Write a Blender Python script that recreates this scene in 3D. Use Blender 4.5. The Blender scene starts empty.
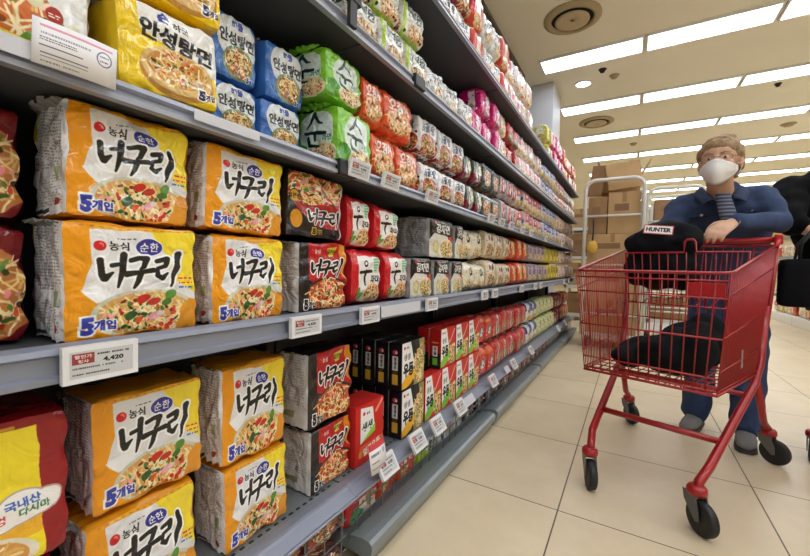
import bpy, bmesh, math, random
import numpy as np
from mathutils import Vector, Matrix
random.seed(7)
C = bpy.context.scene.collection
SC = bpy.context.scene

# ------------------------------------------------------------------ camera
cam = bpy.data.cameras.new('camera'); cam_ob = bpy.data.objects.new('camera', cam); C.objects.link(cam_ob)
cam.sensor_fit = 'HORIZONTAL'; cam.sensor_width = 36.0; cam.lens = 36.0*379.5/810
cam.clip_start = 0.01; cam.clip_end = 100
R_ = np.array([[0.859, 0.512, 0.020], [-0.034, 0.018, 0.999], [-0.511, 0.859, -0.033]])
q, _ = np.linalg.qr(R_.T); q = q*np.sign(np.sum(q*R_.T, axis=0))
mw = Matrix(((q[0,0], q[0,1], -q[0,2], 0), (q[1,0], q[1,1], -q[1,2], 0), (q[2,0], q[2,1], -q[2,2], 0.9), (0,0,0,1)))
cam_ob.matrix_world = mw
SC.camera = cam_ob
# ------------------------------------------------------------------ world, exposure
w = bpy.data.worlds.new('world'); SC.world = w; w.use_nodes = True
w.node_tree.nodes['Background'].inputs[0].default_value = (1.0, 0.96, 0.9, 1)
w.node_tree.nodes['Background'].inputs[1].default_value = 0.05
SC.view_settings.view_transform = 'Standard'; SC.view_settings.look = 'None'
SC.view_settings.gamma = 1.0; SC.view_settings.use_curve_mapping = False
SC.view_settings.exposure = 0.30
PANEL_POWER = 7.0
CEIL = 3.55

# ------------------------------------------------------------------ helpers
def lin(c):
    c = np.array(c[:3], float)/255.0
    return tuple(np.where(c <= 0.04045, c/12.92, ((c+0.055)/1.055)**2.4))
MATS = {}
def mat(name, rgb, rough=0.5, metal=0.0, bump=0.0, bscale=60.0, var=0.0, vscale=8.0, coat=0.0, alpha=1.0, spec=0.5):
    if name in MATS: return MATS[name]
    m = bpy.data.materials.new(name); m.use_nodes = True; nt = m.node_tree; b = nt.nodes['Principled BSDF']
    col = lin(rgb)
    b.inputs['Base Color'].default_value = (*col, 1); b.inputs['Roughness'].default_value = rough
    b.inputs['Metallic'].default_value = metal; b.inputs['Coat Weight'].default_value = coat
    b.inputs['Alpha'].default_value = alpha; b.inputs['Specular IOR Level'].default_value = spec
    tc = nt.nodes.new('ShaderNodeTexCoord')
    if var > 0:
        n = nt.nodes.new('ShaderNodeTexNoise'); n.inputs['Scale'].default_value = vscale; n.inputs['Detail'].default_value = 5
        nt.links.new(tc.outputs['Object'], n.inputs['Vector'])
        r = nt.nodes.new('ShaderNodeValToRGB')
        r.color_ramp.elements[0].position = 0.3; r.color_ramp.elements[1].position = 0.7
        r.color_ramp.elements[0].color = (*[max(0, x*(1-var)) for x in col], 1)
        r.color_ramp.elements[1].color = (*[min(1, x*(1+var)) for x in col], 1)
        nt.links.new(n.outputs['Fac'], r.inputs['Fac']); nt.links.new(r.outputs['Color'], b.inputs['Base Color'])
    if bump > 0:
        n2 = nt.nodes.new('ShaderNodeTexNoise'); n2.inputs['Scale'].default_value = bscale; n2.inputs['Detail'].default_value = 3
        nt.links.new(tc.outputs['Object'], n2.inputs['Vector'])
        bp = nt.nodes.new('ShaderNodeBump'); bp.inputs['Strength'].default_value = bump; bp.inputs['Distance'].default_value = 0.004
        nt.links.new(n2.outputs['Fac'], bp.inputs['Height']); nt.links.new(bp.outputs['Normal'], b.inputs['Normal'])
    MATS[name] = m; return m
def emat(name, rgb, s):
    m = bpy.data.materials.new(name); m.use_nodes = True; nt = m.node_tree
    b = nt.nodes['Principled BSDF']; b.inputs['Base Color'].default_value = (*lin(rgb), 1)
    b.inputs['Emission Color'].default_value = (*lin(rgb), 1); b.inputs['Emission Strength'].default_value = s
    return m

def link(name, me, m=None, parent=None, loc=None):
    o = bpy.data.objects.new(name, me); C.objects.link(o)
    if m is not None:
        me.materials.clear()
        for x in (m if isinstance(m, (list, tuple)) else [m]): me.materials.append(x)
    if parent is not None: o.parent = parent
    if loc is not None: o.location = loc
    return o
def obj(name, bm, m, parent=None, smooth=False, loc=None):
    me = bpy.data.meshes.new(name)
    bmesh.ops.recalc_face_normals(bm, faces=bm.faces[:])
    bm.to_mesh(me); bm.free()
    if smooth: me.polygons.foreach_set('use_smooth', [True]*len(me.polygons))
    return link(name, me, m, parent, loc)
def tag(o, label, cat, group=None, kind=None):
    if label: o['label'] = label
    if cat: o['category'] = cat
    if group: o['group'] = group
    if kind: o['kind'] = kind
    return o
def thing(name, label, cat, loc=(0,0,0), rotz=0, group=None):
    o = bpy.data.objects.new(name, None); C.objects.link(o); o.empty_display_size = 0.05
    o.location = loc; o.rotation_euler = (0,0,rotz)
    return tag(o, label, cat, group)
def struct(name, bm, m, label=None):
    o = obj(name, bm, m); o['kind'] = 'structure'
    if label: o['label'] = label
    return o
CHILD = {}
def dup(root, label=None, group=None):
    def cp(o, par):
        c = o.copy(); C.objects.link(c)
        if par is not None: c.parent = par
        for ch in list(o.children): cp(ch, c)
        return c
    r = cp(root, None)
    if label: r['label'] = label
    if group: r['group'] = group
    return r
def NB(): return bmesh.new()
def add_box(bm, x0, x1, y0, y1, z0, z1, bev=0.0, M=None):
    t = bmesh.new()
    bmesh.ops.create_cube(t, size=1)
    for v in t.verts: v.co = Vector(((x0+x1)/2+v.co.x*(x1-x0), (y0+y1)/2+v.co.y*(y1-y0), (z0+z1)/2+v.co.z*(z1-z0)))
    if bev > 0: bmesh.ops.bevel(t, geom=t.edges[:], offset=bev, segments=2, affect='EDGES', profile=0.6)
    if M is not None: bmesh.ops.transform(t, matrix=M, verts=t.verts[:])
    me = bpy.data.meshes.new('t'); t.to_mesh(me); t.free(); bm.from_mesh(me); bpy.data.meshes.remove(me)
    return bm
def box(x0, x1, y0, y1, z0, z1, bev=0.0, M=None): return add_box(NB(), x0, x1, y0, y1, z0, z1, bev, M)
def add_tube(bm, pts, r, seg=8, closed=False, caps=True):
    """a tube through pts; r one radius or one per point"""
    pts = [Vector(p) for p in pts]; n = len(pts)
    rs = r if isinstance(r, (list, tuple)) else [r]*n
    rings = []; up = None
    for i in range(n):
        if closed: t = pts[(i+1) % n]-pts[i-1]
        else: t = pts[min(i+1, n-1)]-pts[max(i-1, 0)]
        t.normalize()
        if up is None:
            up = Vector((0,0,1)) if abs(t.z) < 0.9 else Vector((1,0,0))
        a = t.cross(up); a.normalize(); b = a.cross(t); b.normalize(); up = b
        rings.append([bm.verts.new(pts[i]+a*math.cos(2*math.pi*k/seg)*rs[i]+b*math.sin(2*math.pi*k/seg)*rs[i]) for k in range(seg)])
    for i in range(n if closed else n-1):
        A, B = rings[i], rings[(i+1) % n]
        for k in range(seg): bm.faces.new((A[k], A[(k+1) % seg], B[(k+1) % seg], B[k]))
    if not closed and caps:
        bm.faces.new(rings[0][::-1]); bm.faces.new(rings[-1])
    return bm
def tube(pts, r, seg=8, closed=False): return add_tube(NB(), pts, r, seg, closed)
def add_loft(bm, rings, seg=14):
    """rings: (centre, u vector, v vector); closed ends"""
    R = []
    for c, u, v in rings:
        c, u, v = Vector(c), Vector(u), Vector(v)
        R.append([bm.verts.new(c+u*math.cos(2*math.pi*k/seg)+v*math.sin(2*math.pi*k/seg)) for k in range(seg)])
    for A, B in zip(R, R[1:]):
        for k in range(seg): bm.faces.new((A[k], A[(k+1) % seg], B[(k+1) % seg], B[k]))
    bm.faces.new(R[0][::-1]); bm.faces.new(R[-1])
    return bm
def add_ball(bm, c, rx, ry=None, rz=None, seg=14, M=None):
    t = bmesh.new(); bmesh.ops.create_uvsphere(t, u_segments=seg, v_segments=max(8, seg//2+2), radius=1)
    ry = ry or rx; rz = rz or rx
    for v in t.verts:
        p = Vector((v.co.x*rx, v.co.y*ry, v.co.z*rz))
        if M is not None: p = M @ p
        v.co = p+Vector(c)
    me = bpy.data.meshes.new('t'); t.to_mesh(me); t.free(); bm.from_mesh(me); bpy.data.meshes.remove(me)
    return bm
def add_lathe(bm, prof, c, axis='Z', seg=24):
    """prof: (radius, height) pairs, turned about an axis through c"""
    R = []
    for r, h in prof:
        ring = []
        for k in range(seg):
            a = 2*math.pi*k/seg; x, y = r*math.cos(a), r*math.sin(a)
            p = {'Z': (x, y, h), 'X': (h, x, y), 'Y': (x, h, y)}[axis]
            ring.append(bm.verts.new(Vector(c)+Vector(p)))
        R.append(ring)
    for A, B in zip(R, R[1:]):
        for k in range(seg): bm.faces.new((A[k], A[(k+1) % seg], B[(k+1) % seg], B[k]))
    bm.faces.new(R[0][::-1]); bm.faces.new(R[-1])
    return bm
def fused(name, bm, voxel, m, parent=None, smooth=6, loc=None, noise=0.0):
    """overlapping closed shapes fused into one smooth skin"""
    me = bpy.data.meshes.new('t'); bmesh.ops.recalc_face_normals(bm, faces=bm.faces[:]); bm.to_mesh(me); bm.free()
    o = bpy.data.objects.new('t', me); C.objects.link(o)
    r = o.modifiers.new('r', 'REMESH'); r.mode = 'VOXEL'; r.voxel_size = voxel
    s = o.modifiers.new('s', 'SMOOTH'); s.factor = 0.5; s.iterations = smooth
    dg = bpy.context.evaluated_depsgraph_get()
    nm = bpy.data.meshes.new_from_object(o.evaluated_get(dg)); nm.name = name
    bpy.data.objects.remove(o); bpy.data.meshes.remove(me)
    if noise > 0:
        n = len(nm.vertices); co = np.empty(n*3); nm.vertices.foreach_get('co', co); co = co.reshape(-1, 3)
        no = np.array([v.normal for v in nm.vertices])
        d = np.sin(co@np.array([31, 17, 45])+1)*0.5+np.sin(co@np.array([-22, 41, 60])+2)*0.5+np.sin(co@np.array([70, -35, 25]))*0.4
        co = co+no*(d*noise)[:, None]; nm.vertices.foreach_set('co', co.ravel())
    nm.polygons.foreach_set('use_smooth', [True]*len(nm.polygons))
    return link(name, nm, m, parent, loc)

# ------------------------------------------------------------------ print artwork (drawn into small generated images)
def crinkle(nt, b, bump, bscale):
    tc = nt.nodes.new('ShaderNodeTexCoord')
    v = nt.nodes.new('ShaderNodeTexVoronoi'); v.feature = 'DISTANCE_TO_EDGE'; v.inputs['Scale'].default_value = bscale*0.9
    n0 = nt.nodes.new('ShaderNodeTexNoise'); n0.inputs['Scale'].default_value = 9; n0.inputs['Detail'].default_value = 2
    ad = nt.nodes.new('ShaderNodeVectorMath'); ad.operation = 'MULTIPLY_ADD'; ad.inputs[1].default_value = (0.09, 0.09, 0.09)
    oi = nt.nodes.new('ShaderNodeObjectInfo'); ml = nt.nodes.new('ShaderNodeVectorMath'); ml.operation = 'ADD'
    nt.links.new(tc.outputs['Object'], ml.inputs[0]); nt.links.new(oi.outputs['Random'], ml.inputs[1])
    nt.links.new(ml.outputs[0], n0.inputs['Vector']); nt.links.new(n0.outputs['Color'], ad.inputs[0]); nt.links.new(ml.outputs[0], ad.inputs[2])
    nt.links.new(ad.outputs[0], v.inputs['Vector'])
    n2 = nt.nodes.new('ShaderNodeTexNoise'); n2.inputs['Scale'].default_value = bscale; n2.inputs['Detail'].default_value = 2; n2.inputs['Distortion'].default_value = 1.2
    nt.links.new(ml.outputs[0], n2.inputs['Vector'])
    mx = nt.nodes.new('ShaderNodeMath'); mx.operation = 'MULTIPLY_ADD'; mx.inputs[1].default_value = 0.7
    nt.links.new(v.outputs['Distance'], mx.inputs[0]); nt.links.new(n2.outputs['Fac'], mx.inputs[2])
    bp = nt.nodes.new('ShaderNodeBump'); bp.inputs['Strength'].default_value = min(1, bump*1.7); bp.inputs['Distance'].default_value = 0.016
    nt.links.new(mx.outputs[0], bp.inputs['Height']); nt.links.new(bp.outputs['Normal'], b.inputs['Normal'])
GL = {}
def glyphs(s, off=0.0):
    k = (s, off)
    if k not in GL:
        c = bpy.data.curves.new('t', 'FONT'); c.body = s; c.offset = off; c.resolution_u = 3; c.fill_mode = 'FRONT'
        o = bpy.data.objects.new('t', c); C.objects.link(o)
        dg = bpy.context.evaluated_depsgraph_get(); e = o.evaluated_get(dg); me = e.to_mesh(); me.calc_loop_triangles()
        v = np.array([p.co[:2] for p in me.vertices]); t = np.array([x.vertices[:] for x in me.loop_triangles])
        e.to_mesh_clear(); bpy.data.objects.remove(o); bpy.data.curves.remove(c)
        GL[k] = (v, t)
    return GL[k]
class Art:
    """a small canvas: y from 0 to 1 upward, x from 0 to asp"""
    def __init__(s, asp, h=200, bg=(255,255,255), ss=2):
        s.ss = ss; s.H = h*ss; s.W = int(round(asp*h))*ss; s.asp = asp
        s.a = np.empty((s.H, s.W, 3), np.float32); s.a[:] = bg
    def _fill(s, x0, x1, y0, y1, fn, col):
        i0, i1 = max(0, int(x0*s.H)), min(s.W, int(x1*s.H)+2); j0, j1 = max(0, int(y0*s.H)), min(s.H, int(y1*s.H)+2)
        if i1 <= i0 or j1 <= j0: return
        X, Y = np.meshgrid((np.arange(i0, i1)+0.5)/s.H, (np.arange(j0, j1)+0.5)/s.H)
        m = fn(X, Y); s.a[j0:j1, i0:i1][m] = col
    def rect(s, x0, y0, x1, y1, col): s._fill(x0, x1, y0, y1, lambda X, Y: (X >= x0) & (X < x1) & (Y >= y0) & (Y < y1), col)
    def ell(s, cx, cy, rx, ry, col, rot=0.0):
        R = max(rx, ry); c, n = math.cos(rot), math.sin(rot)
        s._fill(cx-R, cx+R, cy-R, cy+R, lambda X, Y: (((X-cx)*c+(Y-cy)*n)/rx)**2+((-(X-cx)*n+(Y-cy)*c)/ry)**2 < 1, col)
    def poly(s, pts, col):
        P = np.array(pts)
        def fn(X, Y):
            m = np.zeros(X.shape, bool)
            for (xa, ya), (xb, yb) in zip(P, np.roll(P, -1, 0)):
                if ya == yb: continue
                m ^= ((ya > Y) != (yb > Y)) & (X < (xb-xa)*(Y-ya)/(yb-ya)+xa)
            return m
        s._fill(P[:, 0].min(), P[:, 0].max(), P[:, 1].min(), P[:, 1].max(), fn, col)
    def stroke(s, pts, w, col):
        n = len(pts); ws = w if isinstance(w, (list, tuple)) else [w]*n
        for (a, b, wa, wb) in zip(pts, pts[1:], ws, ws[1:]):
            dx, dy = b[0]-a[0], b[1]-a[1]; l = math.hypot(dx, dy) or 1e-6; nx, ny = -dy/l, dx/l
            s.poly([(a[0]+nx*wa, a[1]+ny*wa), (b[0]+nx*wb, b[1]+ny*wb), (b[0]-nx*wb, b[1]-ny*wb), (a[0]-nx*wa, a[1]-ny*wa)], col)
        for p, r in zip(pts, ws): s.ell(p[0], p[1], r, r, col)
    def text(s, t, x, y, h, col, bold=0.0, rot=0.0, shear=0.0, sx=1.0, width=None, out=None, ow=0.05):
        """centred on (x, y); h is the glyph height; out draws a rim of that colour first"""
        for (cc, off) in ([(out, bold+ow)] if out is not None else [])+[(col, bold)]:
            v, tr = glyphs(t, off); b = glyphs(t, 0.0)[0]
            if not len(tr): return
            lo, hi = b.min(0), b.max(0); k = h/max(1e-6, hi[1]-lo[1]); kx = k*sx
            if width: kx = width/max(1e-6, hi[0]-lo[0])
            p = (v-(lo+hi)/2)*np.array([kx, k]); p[:, 0] += shear*p[:, 1]
            c, n = math.cos(rot), math.sin(rot); p = p@np.array([[c, n], [-n, c]])+np.array([x, y])
            for q in p[tr]:
                x0, y0 = q.min(0); x1, y1 = q.max(0)
                def fn(X, Y, q=q):
                    d = [(q[(i+1) % 3, 0]-q[i, 0])*(Y-q[i, 1])-(q[(i+1) % 3, 1]-q[i, 1])*(X-q[i, 0]) for i in range(3)]
                    return ((d[0] >= 0) & (d[1] >= 0) & (d[2] >= 0)) | ((d[0] <= 0) & (d[1] <= 0) & (d[2] <= 0))
                s._fill(x0, x1, y0, y1, fn, cc)
    def small_print(s, x0, y0, x1, y1, rows, col, seed=0, fill=0.75):
        r = random.Random(seed); dh = (y1-y0)/rows
        for i in range(rows):
            x = x0
            while x < x1:
                wd = r.uniform(0.01, 0.045)
                if r.random() < fill: s.rect(x, y0+dh*(i+0.25), min(x+wd, x1), y0+dh*(i+0.72), col)
                x += wd+0.012
    def food(s, cx, cy, rx, ry, seed=1, soup=(214,150,70), bowl=None, top=None, dens=1.0, rot=0.0):
        r = random.Random(seed)
        if bowl is not None: s.ell(cx, cy, rx*1.12, ry*1.14, bowl, rot)
        s.ell(cx, cy, rx, ry, soup, rot)
        c0, n0 = math.cos(rot), math.sin(rot)
        def inside():
            while True:
                a, b = r.uniform(-1, 1), r.uniform(-1, 1)
                if a*a+b*b < 0.8: return cx+a*rx*c0-b*ry*n0, cy+a*rx*n0+b*ry*c0
        for i in range(int(64*dens)):
            x, y = inside(); a = r.uniform(0, 6.3); L = min(rx, ry)*r.uniform(0.25, 0.55); k = r.uniform(-1.5, 1.5)
            col = r.choice([(244,222,164), (236,204,132), (250,232,186), (222,176,98)])
            s.stroke([(x+L*math.cos(a), y+L*math.sin(a)), (x+L*0.4*math.cos(a+k), y+L*0.4*math.sin(a+k)), (x-L*0.7*math.cos(a), y-L*0.7*math.sin(a))], 0.007+0.006*min(rx, ry), col)
        for i in range(int(50*dens)):
            x, y = inside(); e = min(rx, ry)
            col = r.choice(top or [(196,44,26), (214,70,34), (56,104,36), (96,140,50), (120,66,30), (238,150,150), (60,50,34), (240,226,200)])
            s.ell(x, y, e*r.uniform(0.05, 0.17), e*r.uniform(0.04, 0.10), tuple(min(255, max(0, q+r.uniform(-18, 18))) for q in col), r.uniform(0, 3))
    def image(s, name):
        a = s.a.reshape(s.H//s.ss, s.ss, s.W//s.ss, s.ss, 3).mean((1, 3))/255.0
        h, wd = a.shape[:2]; im = bpy.data.images.new(name, wd, h, alpha=False)
        px = np.ones((h, wd, 4), np.float32); px[..., :3] = np.clip(a, 0, 1); im.pixels.foreach_set(px.ravel()); im.pack()
        return im
def printed(name, art, rough=0.3, bump=0.25, bscale=26.0, coat=0.7, emit=0.0):
    """a printed surface: the artwork on UVs, crinkled film over it"""
    m = bpy.data.materials.new(name); m.use_nodes = True; nt = m.node_tree; b = nt.nodes['Principled BSDF']
    t = nt.nodes.new('ShaderNodeTexImage'); t.image = art.image(name); t.extension = 'EXTEND'
    nt.links.new(t.outputs['Color'], b.inputs['Base Color'])
    b.inputs['Roughness'].default_value = rough+0.1; b.inputs['Specular IOR Level'].default_value = 0.2; b.inputs['Coat Weight'].default_value = coat if bump else 0.1; b.inputs['Coat Roughness'].default_value = 0.06
    if emit:
        nt.links.new(t.outputs['Color'], b.inputs['Emission Color']); b.inputs['Emission Strength'].default_value = emit
    if bump: crinkle(nt, b, bump, bscale)
    return m

# ------------------------------------------------------------------ the room
def floor_mat():
    m = bpy.data.materials.new('floor tile'); m.use_nodes = True; nt = m.node_tree; b = nt.nodes['Principled BSDF']
    tc = nt.nodes.new('ShaderNodeTexCoord'); mp = nt.nodes.new('ShaderNodeMapping')
    mp.inputs['Scale'].default_value = (1/0.67, 1/0.61, 1); mp.inputs['Location'].default_value = (0.205/0.67+20, -1.49/0.61+20, 0)
    br = nt.nodes.new('ShaderNodeTexBrick'); br.offset = 0; br.squash = 1
    br.inputs['Scale'].default_value = 1; br.inputs['Brick Width'].default_value = 1; br.inputs['Row Height'].default_value = 1
    br.inputs['Mortar Size'].default_value = 0.004; br.inputs['Mortar Smooth'].default_value = 0.1; br.inputs['Bias'].default_value = 0
    br.inputs['Color1'].default_value = (*lin((224,205,172)), 1); br.inputs['Color2'].default_value = (*lin((218,199,166)), 1)
    br.inputs['Mortar'].default_value = (*lin((92,78,62)), 1)
    n = nt.nodes.new('ShaderNodeTexNoise'); n.inputs['Scale'].default_value = 2.2; n.inputs['Detail'].default_value = 8; n.inputs['Roughness'].default_value = 0.65
    r = nt.nodes.new('ShaderNodeValToRGB'); r.color_ramp.elements[0].position = 0.3; r.color_ramp.elements[0].color = (0.86, 0.84, 0.80, 1)
    r.color_ramp.elements[1].position = 0.62; r.color_ramp.elements[1].color = (1, 1, 1, 1)
    mx = nt.nodes.new('ShaderNodeMixRGB'); mx.blend_type = 'MULTIPLY'; mx.inputs[0].default_value = 1
    nt.links.new(tc.outputs['Object'], mp.inputs['Vector']); nt.links.new(mp.outputs['Vector'], br.inputs['Vector'])
    nt.links.new(tc.outputs['Object'], n.inputs['Vector']); nt.links.new(n.outputs['Fac'], r.inputs['Fac'])
    nt.links.new(br.outputs['Color'], mx.inputs[1]); nt.links.new(r.outputs['Color'], mx.inputs[2]); nt.links.new(mx.outputs['Color'], b.inputs['Base Color'])
    b.inputs['Roughness'].default_value = 0.33; b.inputs['Specular IOR Level'].default_value = 0.4
    return m
M_ceil = mat('ceiling paint', (242,237,218), 0.9, var=0.03, vscale=0.8)
M_wall = mat('wall paint', (214,196,150), 0.85, var=0.04, vscale=1.2)
struct('floor', box(-6, 8, -2.3, 23, -0.1, 0), floor_mat())
struct('ceiling', box(-6, 8, -2.3, 23, CEIL+0.02, CEIL+0.12), M_ceil)
struct('wall_back', box(-6, 8, 23, 23.1, 0, CEIL+0.02), M_wall)
struct('wall_left', box(-6.1, -6, -2.3, 23, 0, CEIL+0.02), M_wall)
struct('wall_right', box(8, 8.1, -2.3, 23, 0, CEIL+0.02), M_wall)
struct('wall_bounce', box(-6, 8, -2.3, -2.2, 0, CEIL+0.02), mat('white bounce wall', (240,240,240), 0.8, var=0.02, vscale=1.2))  # unseen end wall, brought close and whitened to bounce light onto pack sides
bm = NB(); add_box(bm, -1.68, -1.035, 5.8, 6.38, 0, CEIL+0.02, 0.012)
struct('column_1', bm, mat('column paint', (196,198,204), 0.55, var=0.02))
struct('trim_1', box(-1.42, -1.36, 0.5, 5.45, CEIL-0.03, CEIL+0.02, 0.004), mat('dark ceiling slot', (96,88,76), 0.6))
# far cornice in warmer paint
struct('trim_2', box(-6, 8, 22.9, 23.0, 2.5, 3.1, 0.01), mat('ochre band', (206,170,84), 0.7))

M_diff = emat('lit diffuser', (236,244,255), PANEL_POWER)
M_white = mat('white enamel', (232,230,224), 0.4)
ORD = ['first','second','third','fourth','fifth','sixth','seventh','eighth','ninth','tenth','eleventh','twelfth','thirteenth','fourteenth','fifteenth','sixteenth']
def make_panel():
    t = thing('ceiling_light', None, 'ceiling light')
    bm = NB()
    for a in ((-0.575, 0.575, -0.185, -0.165), (-0.575, 0.575, 0.165, 0.185), (-0.575, -0.555, -0.165, 0.165), (0.555, 0.575, -0.165, 0.165)): add_box(bm, a[0], a[1], a[2], a[3], -0.012, 0.02)
    obj('frame', bm, M_white, t); obj('diffuser', box(-0.555, 0.555, -0.165, 0.165, -0.004, 0.02), M_diff, t)
    return t
panel0 = None
for j in range(-4, 11):
    y = 5.30+1.65*j
    for k in range(6):
        if panel0 is None: o = panel0 = make_panel()
        else: o = dup(panel0)
        o.location = (-0.535+1.17*k, y, CEIL)
        if j >= 0 and -0.535+1.17*k < 0.29*y+0.7:
            o['label'] = f'lit ceiling panel in the {ORD[j]} visible row, {ORD[k]} from the shelf side'; o['group'] = 'ceiling panels ahead'
        else: o['label'] = 'lit white ceiling panel outside the photographed stretch of ceiling'; o['group'] = 'ceiling panels out of view'
M_vent = mat('vent paint', (176,160,126), 0.6)
M_dark = mat('dark gap', (38,34,28), 0.8)
for i, (x, y, lab) in enumerate([(-0.63, 4.43, 'large round ceiling air vent nearest, left of the first light row'), (-0.635, 7.73, 'round ceiling air vent beyond the second light row')]):
    t = thing('ceiling_vent', lab, 'air vent', (x, y, CEIL+0.02), 0, 'round ceiling vents')
    bm = NB(); add_lathe(bm, [(0.285, 0), (0.285, -0.012), (0.23, -0.035), (0.21, -0.03), (0.21, 0)], (0,0,0), seg=40); obj('outer_ring', bm, M_vent, t, True)
    bm = NB(); add_lathe(bm, [(0.208, -0.002), (0.208, -0.006), (0.02, -0.006), (0.02, -0.002)], (0,0,0), seg=40); obj('air_gap', bm, M_dark, t)
    bm = NB(); add_lathe(bm, [(0.17, -0.028), (0.172, -0.036), (0.15, -0.044), (0.05, -0.044), (0.02, -0.028)], (0,0,0), seg=40); obj('centre_disc', bm, mat('vent disc', (196,180,146), 0.6), t, True)
t = thing('downlight', 'small round lit downlight beside the column top', 'downlight', (-0.684, 6.06, CEIL+0.02))
bm = NB(); add_lathe(bm, [(0.115, 0), (0.11, -0.012), (0.095, -0.014), (0.095, 0)], (0,0,0), seg=28); obj('trim_ring', bm, M_white, t, True)
bm = NB(); add_lathe(bm, [(0.093, -0.003), (0.093, -0.009), (0.02, -0.009), (0.02, -0.003)], (0,0,0), seg=28); obj('lens', bm, M_diff, t)
t = thing('downlight', 'small square downlight far off above the white roll cage', 'downlight', (-0.72, 11.2, CEIL+0.02))
obj('trim_ring', box(-0.13, 0.13, -0.13, 0.13, -0.012, 0, 0.01), M_white, t); obj('lens', box(-0.11, 0.11, -0.11, 0.11, -0.018, -0.01, 0.01), M_diff, t)
for x, y, r, lab in [(-0.42, 5.75, 0.035, 'tiny dark ceiling sensor right of the round downlight'), (-0.29, 6.0, 0.045, 'pale ceiling sprinkler rose right of the dark sensor'), (1.69, 7.34, 0.03, 'dark ceiling sensor beyond the second light row, far from the shelves'), (-0.05, 9.4, 0.05, 'ceiling sensor dot beyond the third light row'), (2.33, 9.40, 0.08, 'pale ceiling speaker right of the aisle beyond the third row')]:
    bm = NB(); add_lathe(bm, [(r*1.4, 0), (r*1.4, -0.008), (r, -0.012), (r*0.8, -0.04), (r*0.3, -0.045)], (0,0,0), seg=16)
    tag(obj('ceiling_sensor', bm, M_dark if 'dark ceiling' in lab else M_vent, None, True, (x, y, CEIL+0.02)), lab, 'ceiling sensor')
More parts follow.
